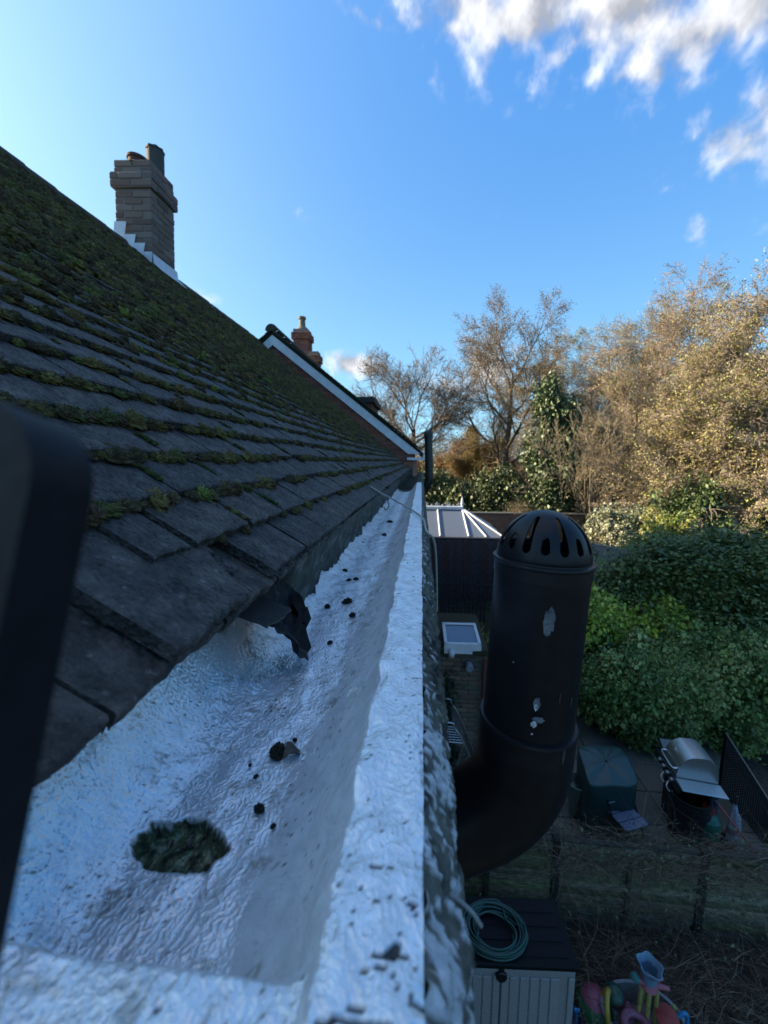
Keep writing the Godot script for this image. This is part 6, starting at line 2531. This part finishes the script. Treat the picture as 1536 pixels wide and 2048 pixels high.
func build_trees() -> void:
	var spray := leaf_cluster(101, 16, 0.34, 0.45)
	var fine := leaf_cluster(102, 34, 0.115, 0.60)
	var sprig := leaf_cluster(105, 11, 0.085, 0.26)
	var ivy := leaf_cluster(103, 16, 0.42, 0.42, true, 0.3)
	var needle := leaf_cluster(104, 26, 0.30, 0.45, false, 0.2)
	var brown := Color(0.17, 0.135, 0.105)
	# --- spreading bare oak behind the gable
	var g := Grow.new()
	g.kids = [10, 9, 9, 10]
	g.ratio = [0.78, 0.55, 0.50, 0.5]
	g.angle = [1.05, 0.7, 0.8, 0.8]
	g.wig = 0.30
	g.rise = [0.0, 0.03, 0.05, 0.04, 0.02]
	g.start = 0.72
	g.col = Color(0.11, 0.09, 0.075)
	g.col_tip = Color(0.26, 0.21, 0.165)
	g.min_r = 0.012
	tree("oak_tree", "spreading bare oak with forked trunk behind the white bargeboard", on_ground(835, -31), 8.2, g, 15, 0.42, "", sprig, 0.10, 0.8, [Color(0.20, 0.11, 0.05), Color(0.16, 0.11, 0.06)])
	# --- tall half-bare tree with russet leaves low down
	g = Grow.new()
	g.kids = [12, 8, 8, 8]
	g.ratio = [0.56, 0.52, 0.5, 0.5]
	g.angle = [1.0, 0.75, 0.8, 0.8]
	g.rise = [0.0, 0.06, 0.05, 0.03, 0.02]
	g.wig = 0.27
	g.start = 0.28
	g.col = Color(0.12, 0.10, 0.08)
	g.col_tip = Color(0.28, 0.225, 0.165)
	g.min_r = 0.012
	tree("tall_tree", "tall nearly bare tree with a few russet leaves left of the ivy column", on_ground(1015, -30), 12.0, g, 8, 0.34, "", sprig, 0.45, 0.9, [Color(0.26, 0.15, 0.05), Color(0.22, 0.16, 0.06), Color(0.17, 0.12, 0.06)])
	# --- wooded bank to the right: layered twiggy trees
	var specs := [
		# px, z, height, seed, lean, radius, label, leaves/tip, leaf colours
		[1180, -33.0, 14.0, 21, Vector3(0.05, 0, 0), 0.30, "olive-leaved tree rising between the tall bare tree and the pale shrub", 5.0, [Color(0.26, 0.26, 0.08), Color(0.30, 0.27, 0.09), Color(0.20, 0.21, 0.07)]],
		[1100, -36.0, 12.5, 22, Vector3.ZERO, 0.26, "yellow-green tree behind the ivy column's tip", 5.0, [Color(0.29, 0.26, 0.08), Color(0.22, 0.23, 0.07)]],
		[1335, -27.0, 11.4, 23, Vector3(-0.14, 0, 0), 0.20, "slender tree with open crown standing above the thicket", 0.7, [Color(0.34, 0.27, 0.13), Color(0.30, 0.28, 0.10)]],
		[1460, -23.0, 10.8, 24, Vector3(-0.12, 0, 0.04), 0.28, "alder with leaning ivy-patched trunk above the thicket", 1.6, [Color(0.34, 0.29, 0.12), Color(0.30, 0.29, 0.10), Color(0.31, 0.20, 0.15)]],
		[1590, -20.0, 11.0, 25, Vector3(-0.05, 0, 0), 0.30, "alder with drooping catkins at thicket's right end", 1.6, [Color(0.33, 0.25, 0.15), Color(0.31, 0.28, 0.12)]],
		[985, -35.0, 6.6, 41, Vector3.ZERO, 0.18, "russet-gold tree showing behind the tall bare tree", 7.0, [Color(0.26, 0.15, 0.035), Color(0.22, 0.17, 0.035), Color(0.17, 0.15, 0.04)]],
		[925, -36.0, 5.4, 42, Vector3.ZERO, 0.16, "low russet tree showing between oak and tall bare tree", 5.0, [Color(0.27, 0.13, 0.04), Color(0.22, 0.14, 0.05)]],
		[1445, -18.0, 6.4, 44, Vector3(-0.1, 0, 0), 0.12, "low birch cascading over the ivy bank", 1.6, [Color(0.34, 0.28, 0.14), Color(0.32, 0.31, 0.11)]],
		[1360, -19.5, 6.8, 45, Vector3(0.1, 0, 0), 0.12, "low pink-twigged birch behind the yellow-green shrub", 1.4, [Color(0.34, 0.27, 0.16), Color(0.32, 0.30, 0.11)]],
		[1550, -17.5, 7.2, 46, Vector3(-0.15, 0, 0), 0.13, "low birch arching over the conifer's far side", 1.6, [Color(0.34, 0.28, 0.15), Color(0.33, 0.32, 0.11)]],
		[1700, -17.0, 7.6, 43, Vector3.ZERO, 0.25, "alder standing past the thicket's end by the hedge", 1.2, [Color(0.33, 0.25, 0.15), Color(0.31, 0.28, 0.12)]],
		[1250, -29.0, 12.0, 26, Vector3.ZERO, 0.2, "small tree with pinkish twigs in front of the olive-leaved tree", 1.6, [Color(0.32, 0.26, 0.13), Color(0.29, 0.28, 0.10)]],
		[1400, -21.0, 9.0, 27, Vector3(-0.05, 0, 0), 0.16, "birch with cascading twigs and yellow leaves above the shaded conifer", 2.0, [Color(0.36, 0.31, 0.14), Color(0.34, 0.27, 0.17), Color(0.35, 0.35, 0.12)]],
		[1290, -23.0, 8.2, 28, Vector3.ZERO, 0.15, "low birch with cascading pinkish twigs beside the pale shrub", 1.6, [Color(0.34, 0.27, 0.16), Color(0.35, 0.32, 0.12)]],
		[1500, -19.0, 9.0, 29, Vector3(-0.1, 0, 0), 0.16, "birch with pale trunk leaning over the shaded conifer", 1.8, [Color(0.34, 0.28, 0.14), Color(0.32, 0.31, 0.11)]],
	]
	for s in specs:
		g = Grow.new()
		g.kids = [15, 8, 8, 8]
		g.ratio = [0.46, 0.50, 0.5, 0.55]
		g.angle = [1.05, 0.75, 0.75, 0.7]
		g.wig = 0.22
		g.start = 0.22
		g.rise = [0.02, 0.05, -0.01, -0.06, -0.10]
		g.col = Color(0.17, 0.14, 0.105)
		g.col_tip = Color(0.47, 0.37, 0.30)
		g.min_r = 0.012
		tree("thicket_tree", s[6], on_ground(s[0], s[1]), s[2], g, s[3], s[5], "trees of the wooded bank", sprig, s[7] * 0.17, 0.80, s[8], s[4])
	# --- pale bare shrub
	g = Grow.new()
	g.kids = [12, 6, 5, 4]
	g.ratio = [0.95, 0.6, 0.5, 0.5]
	g.angle = [0.75, 0.5, 0.6, 0.6]
	g.start = 0.05
	g.wig = 0.25
	g.col = Color(0.30, 0.25, 0.17)
	g.col_tip = Color(0.34, 0.28, 0.20)
	g.min_r = 0.011
	tree("bare_shrub", "pale straw-coloured bare shrub with curling twigs beside the ivy column", on_ground(1195, -21), 4.6, g, 31, 0.12)
	# --- ivy-clad column tree
	var blobs := []
	for i in 9:
		var f := i / 8.0
		blobs.append([Vector3(0.5 * sin(i * 2.1), 0.9 + f * 7.6, 0.4 * cos(i * 1.7)), Vector3(1.35 - 0.85 * f, 1.2, 1.35 - 0.85 * f)])
	bush("ivy_column", "tall tapering tree clad in glossy ivy", "tree", on_ground(1103, -22), blobs, ivy, 34.0, 0.36, [Color(0.045, 0.075, 0.025), Color(0.07, 0.105, 0.04), Color(0.12, 0.15, 0.07)])
	# --- evergreen shrubs behind the conservatory
	for s in [[885, -25.0, 3.4, 2.0, 1], [945, -24.0, 2.8, 1.8, 2], [990, -23.0, 3.6, 1.3, 3]]:
		blobs = []
		for i in 5:
			blobs.append([Vector3(rng.randf_range(-1, 1) * s[3], s[2] * (0.35 + 0.16 * i), rng.randf_range(-0.5, 0.5)), Vector3(s[3] * (1.1 - 0.12 * i), s[2] * 0.38, 1.3)])
		bush("evergreen_shrub", ["", "dark evergreen shrub straight behind the conservatory ridge", "dark evergreen shrub with russet edge behind the conservatory finial", "ivy-covered stump below the tall bare tree"][s[4]], "shrub", on_ground(s[0], s[1]), blobs, ivy, 26.0, 0.34, [Color(0.03, 0.05, 0.016), Color(0.055, 0.075, 0.02), Color(0.10, 0.12, 0.03)])
	# russet bank seen below the oak
	blobs = []
	for i in 9:
		blobs.append([Vector3(-4.0 + i * 1.5, 3.0 + 1.2 * sin(i * 2.3), rng.randf_range(-1, 1)), Vector3(1.8, 2.0, 1.6)])
	bush("beech_hedge", "russet-leaved beech thicket below the bare oak", "hedge", on_ground(880, -37), blobs, fine, 12.0, 0.6, [Color(0.24, 0.10, 0.04), Color(0.22, 0.13, 0.05), Color(0.17, 0.14, 0.05)])
	# twiggy pale mound beside the column
	bush("dry_shrub", "dry buff-coloured shrub mound before the ivy column", "shrub", on_ground(1042, -21), [[Vector3(0, 1.6, 0), Vector3(0.65, 1.5, 0.7)]], fine, 60.0, 0.34, [Color(0.19, 0.15, 0.10), Color(0.15, 0.12, 0.08)])
	# bright variegated and orange shrubs catching the sun by the outhouse
	bush("variegated_shrub", "white-edged variegated shrub catching sun at thicket's foot", "shrub", on_ground(1262, -16), [[Vector3(-0.3, 1.4, 0), Vector3(0.9, 1.3, 0.9)], [Vector3(0.6, 2.0, -0.3), Vector3(0.9, 1.3, 0.9)], [Vector3(-0.5, 2.4, -0.5), Vector3(0.7, 0.9, 0.7)]], ivy, 40.0, 0.26, [Color(0.10, 0.12, 0.05), Color(0.25, 0.26, 0.16), Color(0.33, 0.32, 0.22)])
	bush("orange_shrub", "small orange-brown shrub in front of the variegated one", "shrub", on_ground(1205, -15), [[Vector3(0, 1.5, 0), Vector3(0.8, 0.9, 0.7)], [Vector3(0.9, 1.3, 0.2), Vector3(0.6, 0.8, 0.6)]], fine, 50.0, 0.32, [Color(0.30, 0.14, 0.06), Color(0.26, 0.18, 0.08), Color(0.24, 0.20, 0.09)])
	bush("yellow_shrub", "yellow-green shrub catching sun beside the variegated shrub", "shrub", on_ground(1320, -14.5), [[Vector3(0, 1.6, 0), Vector3(1.0, 1.1, 0.8)], [Vector3(0.9, 2.2, -0.4), Vector3(0.9, 1.2, 0.8)]], ivy, 44.0, 0.26, [Color(0.20, 0.21, 0.03), Color(0.13, 0.17, 0.03), Color(0.24, 0.22, 0.06)])
	blobs = []
	for i in 6:
		blobs.append([Vector3(-1.0 + i * 0.9, 2.0 + 0.7 * sin(i * 1.7), rng.randf_range(-0.4, 0.4)), Vector3(1.1, 1.7, 0.9)])
	bush("ivy_bank", "tall ivy bank glinting in the sun above the shaded conifer", "ivy", on_ground(1400, -16.5), blobs, ivy, 36.0, 0.27, [Color(0.04, 0.065, 0.02), Color(0.07, 0.11, 0.03), Color(0.14, 0.16, 0.06)])
	# clipped lawn hedge beyond the outhouse
	bush("low_hedge", "low clipped green hedge beside the outhouse roof", "hedge", on_ground(1330, -13.2), [[Vector3(-1.2, 1.2, 0), Vector3(1.0, 1.2, 0.5)], [Vector3(0.2, 1.2, 0), Vector3(1.2, 1.15, 0.5)], [Vector3(1.4, 1.2, 0), Vector3(1.0, 1.2, 0.5)]], fine, 60.0, 0.30, [Color(0.04, 0.08, 0.02), Color(0.06, 0.10, 0.025)])
	# --- shaded side hedge: conifer, laurels and ivy
	bush("conifer", "dark shaded conifer overhanging the hedge", "conifer", on_ground(1500, -9.0), hedge(51, -1.9, 2.4, 0.4, 4.7, 0.5, 26, 0.5, 0.85), needle, 48.0, 0.26, [Color(0.055, 0.09, 0.024), Color(0.08, 0.125, 0.03), Color(0.115, 0.155, 0.038)])
	bush("privet_hedge", "shaded hedge with yellow-green tips behind the vent pipe", "hedge", on_ground(1250, -8.4), hedge(52, -2.2, 1.6, 0.2, 2.75, 0.35, 34, 0.3, 0.55), ivy, 105.0, 0.16, [Color(0.085, 0.14, 0.028), Color(0.17, 0.24, 0.038), Color(0.34, 0.38, 0.05)])
	bush("ivy_hedge", "grey-green shaded ivy hedge behind the barbecue", "hedge", on_ground(1440, -7.4), hedge(53, -1.5, 2.4, 0.2, 2.55, 0.35, 36, 0.3, 0.55), ivy, 105.0, 0.16, [Color(0.08, 0.14, 0.034), Color(0.16, 0.23, 0.06), Color(0.29, 0.34, 0.12)])
	bush("lime_shrub", "yellow-green leafy shrub topping the shaded hedge", "shrub", on_ground(1275, -8.0), hedge(54, -1.15, 0.85, 1.5, 3.0, 0.2, 13, 0.2, 0.38), ivy, 95.0, 0.20, [Color(0.28, 0.36, 0.04), Color(0.40, 0.46, 0.06), Color(0.18, 0.27, 0.04)])
	# climber on the extension corner
	bush("wall_creeper", "dark creeper hanging down the extension's brick wall", "creeper", Vector3(0.42, 0, -5.62), [[Vector3(0, 1.6, 0), Vector3(0.14, 0.75, 0.10)], [Vector3(0.04, 0.7, 0), Vector3(0.2, 0.6, 0.12)]], ivy, 120.0, 0.10, [Color(0.015, 0.03, 0.012), Color(0.03, 0.05, 0.02)])
	# --- far wood that reads as one mass
	var xs := []
	var cs := []
	for i in 15000:
		var x := rng.randf_range(-25.0, 110.0)
		var z := rng.randf_range(-62.0, -44.0)
		var top := 8.0 + 2.5 * nz.get_noise_2d(x * 0.12, z * 0.1) + smoothstep(5.0, 35.0, x) * 4.0
		xs.append(Transform3D(Basis(Vector3.UP, rng.randf() * TAU).scaled_local(Vector3.ONE * rng.randf_range(1.0, 1.9)), Vector3(x, rng.randf_range(0.3, 1.0) * top, z)))
		cs.append(jit([Color(0.20, 0.13, 0.07), Color(0.17, 0.13, 0.08), Color(0.14, 0.12, 0.06)][rng.randi() % 3], 0.3))
	var wd := many("far_wood", fine, xs, cs, self)
	wd.set_meta("kind", "stuff")
	tag(wd, "russet autumn wood far behind the trees", "wood")
